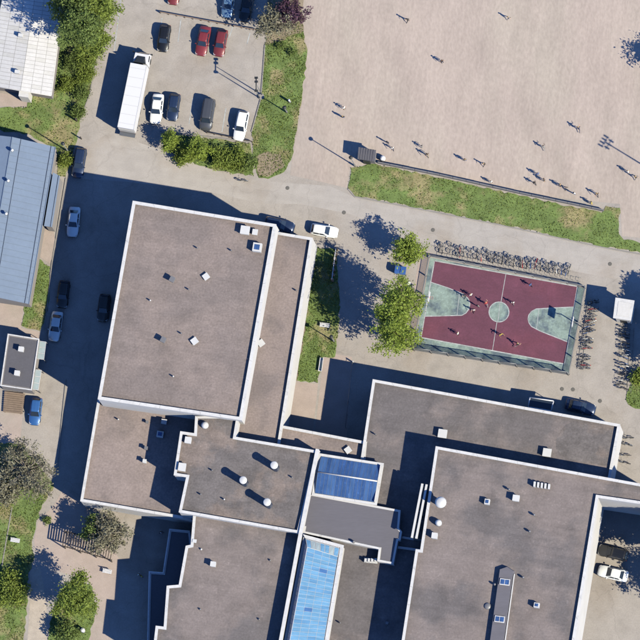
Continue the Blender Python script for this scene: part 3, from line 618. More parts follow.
# ================================================================== FIELD WALL, RAIL, SHED
wp = [(378, 163), (440, 175.5), (520, 193.5), (604, 211)]
tw = thing('field_wall', 'long low dark concrete wall between dirt field and grass strip', 'wall', at(480, 185))
for a, b_ in zip(wp[:-1], wp[1:]):
    p, q = at(*a), at(*b_); d = q - p; n = max(1, int(d.length / 1.8)); ang = math.atan2(d.y, d.x)
    for k in range(n):
        c = p + d * ((k + .5) / n); b = MB(); hh = 0.85 + 0.03 * ((k * 7) % 3)
        b.box((c.x, c.y, hh / 2), (d.length / n - 0.05, 0.2, hh), ang); b.build('wall_panel', 'wall_dark', tw)
p, q = at(160.5, 13), at(258, 31); d = q - p; trl = thing('timber_rail', 'low timber rail on posts dividing the two parking rows', 'rail', p)
n = 12
for k in range(n + 1): c = p + d * (k / n); b = MB(); b.box((c.x, c.y, 0.35), (0.14, 0.14, 0.7), math.atan2(d.y, d.x)); b.build('post', 'timber_dark', trl)
for k in range(4): a, e = p + d * (k / 4 + .002), p + d * ((k + 1) / 4 - .002); c = (a + e) / 2; b = MB(); b.box((c.x, c.y, 0.72), ((e - a).length, 0.16, 0.1), math.atan2(d.y, d.x)); b.build('rail', 'timber', trl)
p, q = at(252, 142), at(207, 133); d = q - p; t_ = thing('parking_rail', 'low dark rail along the hedge beside the parking bays', 'rail', p)
for k in range(7): c = p + d * (k / 6); b = MB(); b.box((c.x, c.y, 0.3), (0.1, 0.1, 0.6)); b.build('post', 'timber_dark', t_)
c = (p + q) / 2; b = MB(); b.box((c.x, c.y, 0.62), (d.length, 0.12, 0.08), math.atan2(d.y, d.x)); b.build('rail', 'timber_dark', t_)
sp = P2([(358.6, 147), (376, 150), (374.5, 161.5), (357.5, 159)], 2.5); cx, cy = [sum(v[k] for v in sp) / 4 for k in (0, 1)]
ts = thing('storage_shed', 'small shed with dark ribbed flat roof at the corner of the dirt field', 'shed', (cx, cy, 0)); sp = ccw(sp)
wall_box(ts, offset(sp, 0.12), 2.38, 'wall_dark'); b = MB(); b.prism(sp, 2.36, 2.5); rf = b.build('roof', 'roof_dark', ts)
s4 = [Vector((*v, 2.52)) for v in sp]
for k in range(1, 7): b = MB(); b.tube(lerp(s4[0], s4[1], k / 7), lerp(s4[3], s4[2], k / 7), 0.035, n=4); b.build('rib', 'roof_dark', rf)
dm = (s4[0] + s4[1]) / 2; e = s4[1] - s4[0]; b = MB(); b.box((dm.x, dm.y, 1.05), (1.0, 0.3, 2.1), math.atan2(e.y, e.x)); b.build('door', 'dark_metal', ts)
p = at(383, 159); tt = thing('round_bin', 'white rounded bin standing at the end of the field wall', 'bin', p)
b = MB(); b.lathe((p.x, p.y, 0), [(0.36, 0), (0.44, 0.4), (0.42, 0.75), (0.3, 1.0), (0.001, 1.1)], 14); b.build('body', 'plastic_white', tt); b = MB(); b.box((p.x, p.y - 0.38, 0.75), (0.3, 0.14, 0.12)); b.build('slot', 'dark_metal', tt)
# kiosk / transformer cabinet
kp = P2([(615.5, 297.5), (634.5, 300.5), (631, 320.5), (613, 318)], 4.6); cx, cy = [sum(v[k] for v in kp) / 4 for k in (0, 1)]; kp = ccw(kp)
tk = thing('kiosk', 'square white-roofed kiosk tower beside the bicycles and tall trees', 'kiosk', (cx, cy, 0))
wall_box(tk, offset(kp, 0.25), 4.45, 'wall_white'); b = MB(); b.prism(kp, 4.42, 4.6); b.build('roof', 'coping', tk)
b = MB(); b.prism(offset(kp, 0.5), 4.58, 4.64); b.build('roof_sheet', 'sheet_white', tk); b = MB(); s4 = [Vector((*v, 0)) for v in offset(kp, 0.25)]; e = s4[1] - s4[0]; dm = (s4[0] + s4[1]) / 2
b.box((dm.x, dm.y, 1.05), (1.0, 0.08, 2.1), math.atan2(e.y, e.x)); b.build('door', 'dark_metal', tk)
# ================================================================== LAMP POSTS
def lamp(label, base, h, arm=0.0, ang=0.0, group=None):
    p = at(*base); t = thing('lamp_post', label, 'lamp post', p, 0, group)
    b = MB(); b.lathe((p.x, p.y, 0), [(0.14, 0), (0.14, 0.9), (0.09, 0.95), (0.06, h)], 8); b.build('pole', 'galv', t)
    q = p + Vector((math.cos(ang) * arm, math.sin(ang) * arm, h))
    if arm: b = MB(); b.tube((p.x, p.y, h - .03), q, 0.045, n=6); b.build('arm', 'galv', t)
    b = MB(); b.lathe((q.x, q.y, h - 0.05), [(0.12, 0), (0.3, 0.12), (0.3, 0.2), (0.12, 0.32), (0.001, 0.34)], 10); hd = b.build('lamp_head', 'dark_metal', t)
    b = MB(); b.lathe((q.x, q.y, h - 0.09), [(0.001, 0), (0.2, 0.02), (0.2, 0.05)], 10); b.build('diffuser', 'lamp_glass', hd)
lamp('slim lamp post at the corner of the grass strip by the shed', (355, 166), 6.6); lamp('short lamp post on the grass island beside the twin-pole light', (287, 112.5), 3.7)
lamp('lamp post on the grass by the blue-roofed building', (68, 151.5), 6.2); lamp('short lamp post on the courtyard lawn near the benches', (334, 341.5), 4.0)
p = at(261, 96.5); t_ = thing('twin_pole_light', 'tall twin-pole car park light with a cross arm', 'lamp post', p); nv = Vector((0.54, 0.84, 0)) * 0.3
for s_ in (-1, 1): b = MB(); b.tube(p + nv * s_, p + nv * s_ + Vector((0, 0, 6.9)), 0.09, 0.05, n=8); b.build('pole', 'galv', t_)
b = MB(); b.tube(p + Vector((0, -0.5, 6.9)), p + Vector((0, 1.5, 6.9)), 0.09, n=6); b.build('cross_arm', 'dark_metal', t_)
for yy in (-0.5, 0.9, 1.5): b = MB(); b.box((p.x, p.y + yy, 6.85), (0.5, 0.3, 0.22)); b.build('lamp_head', 'dark_metal', t_)
b = MB(); b.lathe((p.x, p.y, 0), [(0.5, 0), (0.5, 0.2), (0.35, 0.3)], 10); b.build('base', 'concrete', t_)
p = at(705, 203); t_ = thing('floodlight_mast', 'tall floodlight mast with rows of lamps at the field edge', 'floodlight', p)
b = MB(); b.tube(p, p + Vector((0, 0, 15)), 0.16, 0.08, n=8); b.build('mast', 'galv', t_); b = MB(); dr = Vector((0.54, 0.84, 0))
for h in (14.4, 15.0): b.tube(p + dr * -0.9 + Vector((0, 0, h)), p + dr * 0.9 + Vector((0, 0, h)), 0.05, n=6)
b.build('cross_arm', 'galv', t_)
for k in range(4): q = p + dr * (-0.8 + k * 0.53); b = MB(); b.box((q.x, q.y, 15.2), (0.25, 0.4, 0.45), math.atan2(dr.y, dr.x)); b.build('lamp', 'dark_metal', t_)
for k in range(3): q = p + dr * (-0.6 + k * 0.6); b = MB(); b.box((q.x, q.y, 14.35), (0.25, 0.4, 0.4), math.atan2(dr.y, dr.x)); b.build('lamp', 'dark_metal', t_)
# bollards / posts
def post(label, q, h, m='plastic_white', r=0.09):
    p = at(*q); t = thing('marker_post', label, 'post', p); b = MB(); b.lathe((p.x, p.y, 0), [(r, 0), (r, h), (r * 0.4, h + 0.06)], 8); b.build('post', m, t)
    b = MB(); b.lathe((p.x, p.y, h * 0.75), [(r + .01, 0), (r + .012, h * 0.12)], 8); b.build('band', 'dark_metal', t)
post('white marker post on the grass island near the field', (290, 102), 1.5, r=0.16); post('dark post at the path end by the parked dark car', (81.5, 139), 1.6, 'timber_dark'); post('dark post where the dirt path meets the car park', (77, 121), 1.8, 'timber_dark', 0.14)
post('pale post at the south corner of the shaded terrace', (353.5, 362.5), 1.1)
# manhole covers
mh = MB(); mh.lathe((0, 0, 0), [(0.3, 0), (0.3, 0.014), (0.26, 0.016)], 16); mh_me = mh.mesh('manhole_cover', 'manhole')
for q, lab in [((287.5, 188), 'round iron manhole cover in the road by the grass island'), ((344, 212.5), 'round iron manhole cover in the road near the white hatchback'), ((433, 230), 'round iron manhole cover in the road near the bicycles'),
               ((610, 264), 'round iron manhole cover in the road near the kiosk'), ((573, 389.5), 'round iron manhole cover by the court corner'), ((600, 401), 'round iron manhole cover near the end of the north wing'), ((562, 389), 'worn iron manhole cover beside the court fence')]:
    o = bpy.data.objects.new('manhole_cover', mh_me); COL.objects.link(o); o.location = at(*q, 0.004); tag(o, lab, 'manhole cover')
# ================================================================== CARS
def car_parts(kind, paint):
    Lg, W, H, hood, xw, xr0, xr1, xb = {'hatch': (4.2, 1.76, 1.48, 0.92, 0.85, 0.15, -1.55, -1.95), 'sedan': (4.6, 1.8, 1.45, 0.92, 0.9, 0.15, -1.15, -1.75),
        'wagon': (4.6, 1.8, 1.5, 0.94, 0.95, 0.2, -1.9, -2.2), 'van': (4.9, 1.9, 1.9, 1.15, 1.4, 0.75, -2.25, -2.42)}[kind]
    t = thing('parked_car', 'car', 'car'); h = Lg / 2; w2 = W / 2
    belt = hood; secs = []
    # x, half width, top z, bottom z
    for x, kw, zt, zb in [(h, 0.62, 0.55, 0.32), (h - 0.10, 0.80, 0.66, 0.24), (h - 0.35, 0.93, hood - 0.16, 0.2), (h - 0.8, 0.985, hood - 0.07, 0.2), (xw + 0.1, 1.0, hood, 0.2), (0, 1.0, belt, 0.2), (-h * 0.55, 1.0, belt, 0.2),
                          (-h + 0.55, 0.985, belt - 0.02, 0.2), (-h + 0.2, 0.93, belt - 0.08, 0.24), (-h + 0.04, 0.84, belt - 0.18, 0.3), (-h, 0.72, 0.6, 0.36)]:
        ww = w2 * kw; secs.append([(x, -ww * .94, zb), (x, -ww, (zb + zt) * .5), (x, -ww * .985, zt - 0.10), (x, -ww * .86, zt), (x, 0, zt + 0.03), (x, ww * .86, zt), (x, ww * .985, zt - 0.10), (x, ww, (zb + zt) * .5), (x, ww * .94, zb)])
    b = MB(); n = 9; vs = [v for s in secs for v in s]; fs = []
    for i in range(len(secs) - 1):
        for j in range(n): fs.append((i * n + j, i * n + (j + 1) % n, (i + 1) * n + (j + 1) % n, (i + 1) * n + j))
    b._add(vs, fs, 0, True); b._add(secs[0], [list(range(n))[::-1]]); b._add(secs[-1], [list(range(n))])
    # greenhouse with rounded roof
    wb, wt = w2 * 0.88, w2 * 0.70; zb = belt - 0.04
    roof = [(xr0, wt * .92, H - 0.06), (xr0 - 0.25, wt, H - 0.015), ((xr0 + xr1) / 2, wt, H), (xr1 + 0.2, wt * .98, H - 0.02), (xr1, wt * .9, H - 0.07)]
    base = [(xw, wb * .9, zb), (xw - 0.25, wb, zb), ((xr0 + xr1) / 2, wb, zb), (xb + 0.25, wb, zb), (xb, wb * .88, zb)]
    V = []; 
    for (x, yy, z), (x2, y2, z2) in zip(base, roof): V += [(x, -yy, z), (x2, -y2, z2 - 0.03), (x2 * 1.0, -y2 * .8, z2 + 0.01), (x2, 0, z2 + 0.035), (x2, y2 * .8, z2 + 0.01), (x2, y2, z2 - 0.03), (x, yy, z)]
    F = []
    for i in range(4):
        for j in range(6): F.append((i * 7 + j, i * 7 + j + 1, (i + 1) * 7 + j + 1, (i + 1) * 7 + j))
    F += [list(range(7))[::-1], list(range(28, 35))]
    b._add(V, F, 0, False); bo = b.build('body', [PAINT[paint]], None); bo.parent = t
    def quad(name, pts, m='glass', push=(0, 0, 0)):
        k = MB(); q = [Vector(x) + Vector(push) for x in pts]; nn = (q[1] - q[0]).cross(q[2] - q[0]).normalized() * 0.012
        k._add([v + nn for v in q] + [v - nn for v in q], [(0, 1, 2, 3), (7, 6, 5, 4), (0, 4, 5, 1), (1, 5, 6, 2), (2, 6, 7, 3), (3, 7, 4, 0)]); o = k.build(name, m, None); o.parent = t; return o
    zh = H - 0.09; bl = zb + 0.05
    fx = lambda s, a: (xw + (xr0 - xw) * s + a)
    quad('windshield', [(fx(.08, .02), -wb * .84, bl + .02), (fx(.08, .02), wb * .84, bl + .02), (fx(.93, .02), wt * .84, zh + .015), (fx(.93, .02), -wt * .84, zh + .015)])
    gx = lambda s, a: (xb + (xr1 - xb) * s - a)
    quad('rear_window', [(gx(.15, .02), wb * .8, bl + .08), (gx(.15, .02), -wb * .8, bl + .08), (gx(.9, .02), -wt * .82, zh), (gx(.9, .02), wt * .82, zh)])
    mid = (xw + xb) / 2 - 0.05
    for s_ in (-1, 1):
        yb, yt = s_ * (wb * .985 + .012), s_ * (wt * 1.03 + .02)
        yb, yt = s_ * (wb + .006 - .02), s_ * (wt + .03)
        quad('side_window', [(xw - 0.32, yb, bl), (mid + 0.05, yb, bl), (mid + 0.05, yt, zh - .02), (xr0 - 0.12, yt, zh - .02)][::s_], push=(0, s_ * .012, 0))
        quad('side_window', [(mid - 0.05, yb, bl), (xb + 0.42, yb, bl), (xr1 + 0.15, yt, zh - .03), (mid - 0.05, yt, zh - .02)][::s_], push=(0, s_ * .012, 0))
        k = MB(); k.box((xw - 0.25, s_ * (w2 + 0.08), belt + 0.03), (0.12, 0.2, 0.14)); o = k.build('mirror', [PAINT[paint]], None); o.parent = t
        k = MB(); k.hexa([(h - .30, s_ * w2 * .58, .56), (h - .06, s_ * w2 * .5, .56), (h - .10, s_ * w2 * .82, .56), (h - .36, s_ * w2 * .93, .56)][::s_], [(h - .34, s_ * w2 * .58, .72), (h - .12, s_ * w2 * .5, .69), (h - .16, s_ * w2 * .8, .69), (h - .40, s_ * w2 * .92, .74)][::s_]); o = k.build('headlight', 'lamp_glass', None); o.parent = t
        k = MB(); k.box((-h + 0.13, s_ * w2 * .68, .66), (.14, .3, .14)); o = k.build('tail_light', 'red_light', None); o.parent = t
        for x in (h - 0.82, -h + 0.82):
            k = MB(); k.lathe((x, s_ * (w2 - .12), .31), [(0.2, -.1), (.29, -.1), (.31, -.07), (.31, .07), (.29, .1), (.2, .1)], 16, axis=1); wh = k.build('wheel', 'rubber', None); wh.parent = t
            k = MB(); k.lathe((x, s_ * (w2 - .12), .31), [(.01, -.09), (.2, -.085), (.2, .085), (.01, .09)], 12, axis=1); o = k.build('rim', 'steel', None); o.parent = wh
    k = MB(); k.box((h - 0.02, 0, .42), (.08, 1.0, .14)); o = k.build('grille', 'dark_metal', None); o.parent = t
    k = MB(); k.box((-h + 0.0, 0, .45), (.05, .52, .12)); o = k.build('number_plate', 'plastic_white', None); o.parent = t
    t['_L'] = Lg; return t
protos = {}
def car(kind, paint, rear, front, label, group=None):
    key = (kind, paint)
    if key not in protos: protos[key] = car_parts(kind, paint); t = protos[key]
    else: t = copy_tree(protos[key])
    p, q = at(*rear), at(*front); d = q - p; c = (p + q) / 2; t.location = (c.x, c.y, 0.006); t.rotation_euler = (0, 0, math.atan2(d.y, d.x)); tag(t, label, 'car', group)
car('sedan', 'white', (75.5, 207.5), (72.5, 237.5), 'white saloon car driving on the shaded road by the blue-roofed building'); car('hatch', 'black', (65.5, 281), (62, 309), 'black hatchback in deep shade beside the small lawn')
car('sedan', 'silver', (58.5, 313), (54, 341), 'silver saloon car on the shaded road near the annex canopies'); car('hatch', 'blue', (37.8, 398), (34.5, 426), 'blue hatchback parked in the sun south of the annex')
car('wagon', 'navy', (82, 150), (77.5, 177), 'navy estate car at the corner of the road and grass'); car('sedan', 'white', (159, 95), (155.5, 124), 'white saloon car parked next to the white lorry')
car('hatch', 'navy', (176, 94), (172, 122), 'navy hatchback parked next to the white saloon behind the hedge'); car('van', 'grey', (210.5, 100), (205.5, 131), 'dark grey people carrier parked in front of the hedge')
car('wagon', 'white', (244.5, 112), (238.5, 141), 'white estate car in the last bay before the grass island'); car('hatch', 'black', (166.5, 25), (162.5, 53), 'black hatchback at the lorry end of the timber rail')
car('sedan', 'red', (206.5, 27), (200.5, 56.5), 'bright red saloon car parked on the lorry side of the timber rail'); car('hatch', 'maroon', (223.5, 30), (218.5, 57.5), 'maroon hatchback parked next to the red saloon')
car('hatch', 'lightblue', (231, -9), (226.5, 19), 'light blue hatchback parked beyond the timber rail'); car('wagon', 'black', (250, -7), (244.5, 23), 'black estate car in the shade of the purple-leaved tree')
car('hatch', 'maroon', (177, -22), (173, 6), 'maroon hatchback beyond the timber rail near the lorry'); car('hatch', 'white', (310.5, 229), (339, 234), 'white hatchback by the corner of the narrow side wing')
car('wagon', 'navy', (266, 222), (294, 229), 'navy estate car in shadow against the sports hall'); car('sedan', 'navy', (566, 404), (595.5, 411), 'navy saloon car in shadow beside the north wing')
car('sedan', 'white', (627.5, 577.5), (598.5, 570.5), 'white saloon car parked at the foot of the south block'); car('wagon', 'black', (629, 557), (598, 549.5), 'black estate car under tree shade by the south block')
car('hatch', 'black', (106, 295), (102.5, 322), 'black hatchback in shadow close against the sports hall wall')
# lorry
p, q = at(128.5, 133), at(144.5, 55); d = q - p; L = d.length; c = (p + q) / 2
tl = thing('box_lorry', 'long white box lorry parked at the edge of the car park', 'lorry', (c.x, c.y, 0.006), math.atan2(d.y, d.x))
def lp(name, mb, m, par=None): o = mb.build(name, m, None); o.parent = par or tl; return o
h = L / 2; bl = L - 2.2
b = MB(); b.box((-h + bl / 2, 0, 2.35), (bl, 2.55, 2.7)); lp('cargo_box', b, 'plastic_white')
for s_ in (-1, 1): b = MB(); b.box((-h + bl / 2, s_ * 1.24, 3.705), (bl, 0.07, 0.04)); lp('box_edge', b, 'vent_white')
for k in range(7): b = MB(); b.box((-h + .7 + k * (bl - 1.4) / 6, 0, 3.71), (0.05, 2.4, 0.03)); lp('roof_rib', b, 'vent_white')
b = MB(); low = [(h - 1.95, -1.2, .5), (h - .05, -1.15, .5), (h - .05, 1.15, .5), (h - 1.95, 1.2, .5)]; midr = [(h - 1.95, -1.2, 1.6), (h, -1.15, 1.5), (h, 1.15, 1.5), (h - 1.95, 1.2, 1.6)]; top = [(h - 1.85, -1.08, 2.9), (h - .38, -1.0, 2.8), (h - .38, 1.0, 2.8), (h - 1.85, 1.08, 2.9)]
b.hexa(low, midr); b.hexa([v for v in midr], top); cab = lp('cab', b, 'plastic_white')
b = MB(); b.hexa([(h - 1.9, -.95, 2.88), (h - .75, -.6, 2.82), (h - .75, .6, 2.82), (h - 1.9, .95, 2.88)], [(h - 1.9, -.95, 3.6), (h - 1.5, -.55, 3.25), (h - 1.5, .55, 3.25), (h - 1.9, .95, 3.6)]); lp('wind_deflector', b, 'dark_metal', cab)
b = MB(); b._add([(h + .02, -1.0, 1.6), (h + .02, 1.0, 1.6), (h - .33, .9, 2.68), (h - .33, -.9, 2.68)], [(0, 1, 2, 3)]); b._add([(h + .04, -1.0, 1.62), (h + .04, 1.0, 1.62), (h - .31, .9, 2.7), (h - .31, -.9, 2.7)], [(0, 1, 2, 3)]); lp('windshield', b, 'glass', cab)
for s_ in (-1, 1):
    b = MB(); b.box((h - .9, s_ * 1.15, 2.0), (.9, .06, .6)); lp('side_window', b, 'glass', cab); b = MB(); b.box((h - .15, s_ * 1.4, 2.1), (.15, .3, .5)); lp('mirror', b, 'dark_metal', cab)
    b = MB(); b.box((h - .02, s_ * .85, .85), (.12, .4, .22)); lp('headlight', b, 'lamp_glass', cab); b = MB(); b.box((-h, s_ * 1.0, .85), (.08, .35, .15)); lp('tail_light', b, 'red_light')
    for x in (h - 1.0, -h + 3.4, -h + 2.2):
        k = MB(); k.lathe((x, s_ * 1.05, .5), [(.3, -.15), (.47, -.15), (.5, -.1), (.5, .1), (.47, .15), (.3, .15)], 16, axis=1); wh = lp('wheel', k, 'rubber'); k = MB(); k.lathe((x, s_ * 1.05, .5), [(.01, -.13), (.3, -.12), (.3, .12), (.01, .13)], 12, axis=1); lp('rim', k, 'steel', wh)
b = MB(); b.box((-.9, 0, .85), (L - 1.8, 1.0, .3)); lp('chassis', b, 'dark_metal'); b = MB(); b.box((-h - .05, 0, 1.9), (.06, 2.4, 1.7)); lp('rear_door', b, 'vent_white'); b = MB(); b.box((-h - .35, 0, .72), (.7, 2.4, .1)); lp('tail_lift', b, 'steel')
# ================================================================== BICYCLES
def bike_parts(frame_m):
    t = thing('bicycle', 'bicycle', 'bicycle'); R = 0.33
    for x in (0.52, -0.52):
        b = MB(); b.ring((x, 0, R), R - .025, .034, 18, 5); wh = b.build('wheel', 'rubber', None); wh.parent = t; k = MB(); k.lathe((x, 0, R), [(.03, -.04), (.03, .04)], 6, axis=1)
        for i in range(8): a = i * math.pi / 4; k.tube((x, 0, R), (x + .3 * math.cos(a), 0, R + .3 * math.sin(a)), .004, n=3)
        o = k.build('spokes', 'steel', None); o.parent = wh
        f = MB(); N_ = 8
        for i in range(N_):
            a0, a1 = [math.radians(20 + 140 * v / N_) for v in (i, i + 1)]; q = [(x + .37 * math.cos(a0), .045, R + .37 * math.sin(a0)), (x + .37 * math.cos(a0), -.045, R + .37 * math.sin(a0)), (x + .37 * math.cos(a1), -.045, R + .37 * math.sin(a1)), (x + .37 * math.cos(a1), .045, R + .37 * math.sin(a1))]; f._add(q, [(0, 1, 2, 3)])
        o = f.build('mudguard', frame_m, None); o.parent = t
    b = MB(); bb = (-.08, 0, .28); st = (-.2, 0, .8); hd = (.36, 0, .82); hb = (.4, 0, .66)
    for a, e, r in ((bb, st, .018), (bb, hb, .02), (st, hd, .018), (bb, (-.52, .03, R), .014), (bb, (-.52, -.03, R), .014), (st, (-.52, 0, R + .02), .014), (hd, hb, .022), (hb, (.52, .03, R), .014), (hb, (.52, -.03, R), .014), (hd, (.34, 0, 1.0), .014)): b.tube(a, e, r, n=6)
    o = b.build('frame', frame_m, None); o.parent = t
    b = MB(); b.tube((.34, -.29, 1.0), (.34, .29, 1.0), .014, n=6); b.tube((.34, -.29, 1.0), (.22, -.31, 1.0), .018, n=6); b.tube((.34, .29, 1.0), (.22, .31, 1.0), .018, n=6); o = b.build('handlebar', 'dark_metal', None); o.parent = t
    b = MB(); b.hexa([(-.36, -.09, .87), (-.1, -.03, .88), (-.1, .03, .88), (-.36, .09, .87)], [(-.36, -.08, .93), (-.08, -.025, .93), (-.08, .025, .93), (-.36, .08, .93)]); b.tube(st, (-.23, 0, .88), .014, n=6); o = b.build('saddle', 'dark_metal', None); o.parent = t
    b = MB(); b.box((-.55, 0, .72), (.36, .14, .02)); b.tube((-.66, 0, .72), (-.52, 0, R), .008, n=4); o = b.build('luggage_rack', 'steel', None); o.parent = t
    b = MB(); b.ring((-.08, 0, .28), .08, .012, 12, 4); b.tube((-.08, .05, .28), (.06, .05, .2), .012, n=4); b.tube((-.08, -.05, .28), (-.22, -.05, .36), .012, n=4); o = b.build('crank', 'steel', None); o.parent = t
    return t
BCOL = [('black', mat('bike_black', (0.015, 0.015, 0.02), 0.4)), ('white', mat('bike_white', (0.6, 0.6, 0.6), 0.4)), ('red', mat('bike_red', (0.3, 0.03, 0.03), 0.4)), ('blue', mat('bike_blue', (0.03, 0.08, 0.25), 0.4)), ('grey', mat('bike_grey', (0.15, 0.16, 0.18), 0.4, 0.5))]
bproto = {}
def bike(q, ang, col, label, group):
    if col not in bproto: t = bproto[col] = bike_parts(dict(BCOL)[col])
    else: t = copy_tree(bproto[col])
    p = at(*q); t.location = (p.x, p.y, 0.006); t.rotation_euler = (random.uniform(-.12, .12), 0, ang); tag(t, label, 'bicycle', group)
names = [c[0] for c in BCOL]; rb = random.Random(21)
ORD = ['first', 'second', 'third', 'fourth', 'fifth', 'sixth', 'seventh', 'eighth', 'ninth', 'tenth', 'eleventh', 'twelfth', 'thirteenth', 'fourteenth', 'fifteenth', 'sixteenth']
def row(a, b_, n, ang, where, group, skipp=0.12):
    '''walks from the end named in where; each bicycle is counted among those of its colour'''
    cnt = {}
    for k in range(n):
        if rb.random() < skipp: continue
        u = (k + rb.uniform(.25, .75)) / n; q = (a[0] + (b_[0] - a[0]) * u + rb.uniform(-1, 1), a[1] + (b_[1] - a[1]) * u + rb.uniform(-1.5, 1.5))
        c = names[rb.choice([0, 0, 1, 2, 3, 4, 4])]; flip = math.pi if rb.random() < .25 else 0; o_ = ORD[cnt.get(c, 0)]; cnt[c] = cnt.get(c, 0) + 1
        bike(q, ang + rb.uniform(-.22, .22) + flip, c, '%s bicycle, %s of its colour %s' % (c, o_, where), group)
row((437, 247), (581, 273), 34, math.radians(-98), 'from the round tree, road side of the ball court', 'bicycles along the road side of the court', 0.10)
row((594, 299), (584, 371), 19, math.radians(190), 'from the kiosk end, row at the court end', 'bicycles at the court end', 0.05)
row((625, 326), (622, 393), 18, math.radians(-8), 'from the kiosk, row beside the lawn', 'bicycles below the kiosk', 0.1)
row((629, 432), (624, 468), 4, math.radians(-8), 'from the wing corner, at the end wall', 'bicycles at the north wing end', 0.0)
bike((243, 181), math.radians(-6), 'grey', 'grey bicycle alone on the road below the hedge', None)
def rack(label, a, b_, n):
    p, q = at(*a), at(*b_); d = q - p; t = thing('bicycle_rack', label, 'bicycle rack', p, math.atan2(d.y, d.x)); s = d.length / n
    for k in range(n):
        b = MB(); x = (k + .5) * s; b.tube((x, -.25, 0), (x, -.25, .45), .02, n=5); b.tube((x, .25, 0), (x, .25, .45), .02, n=5); b.tube((x, -.25, .45), (x, .25, .45), .02, n=5); o = b.build('hoop', 'galv', None); o.parent = t
    b = MB(); b.tube((0, .3, .06), (d.length, .3, .06), .025, n=5); b.tube((0, -.3, .06), (d.length, -.3, .06), .025, n=5); o = b.build('base_rail', 'galv', None); o.parent = t
rack('low steel bicycle rack along the road side of the ball court', (437, 254), (581, 280), 28); rack('low steel bicycle rack at the court end fence', (590, 299), (579, 369), 13); rack('low steel bicycle rack beside the lawn below the kiosk', (632, 328), (629, 394), 13)
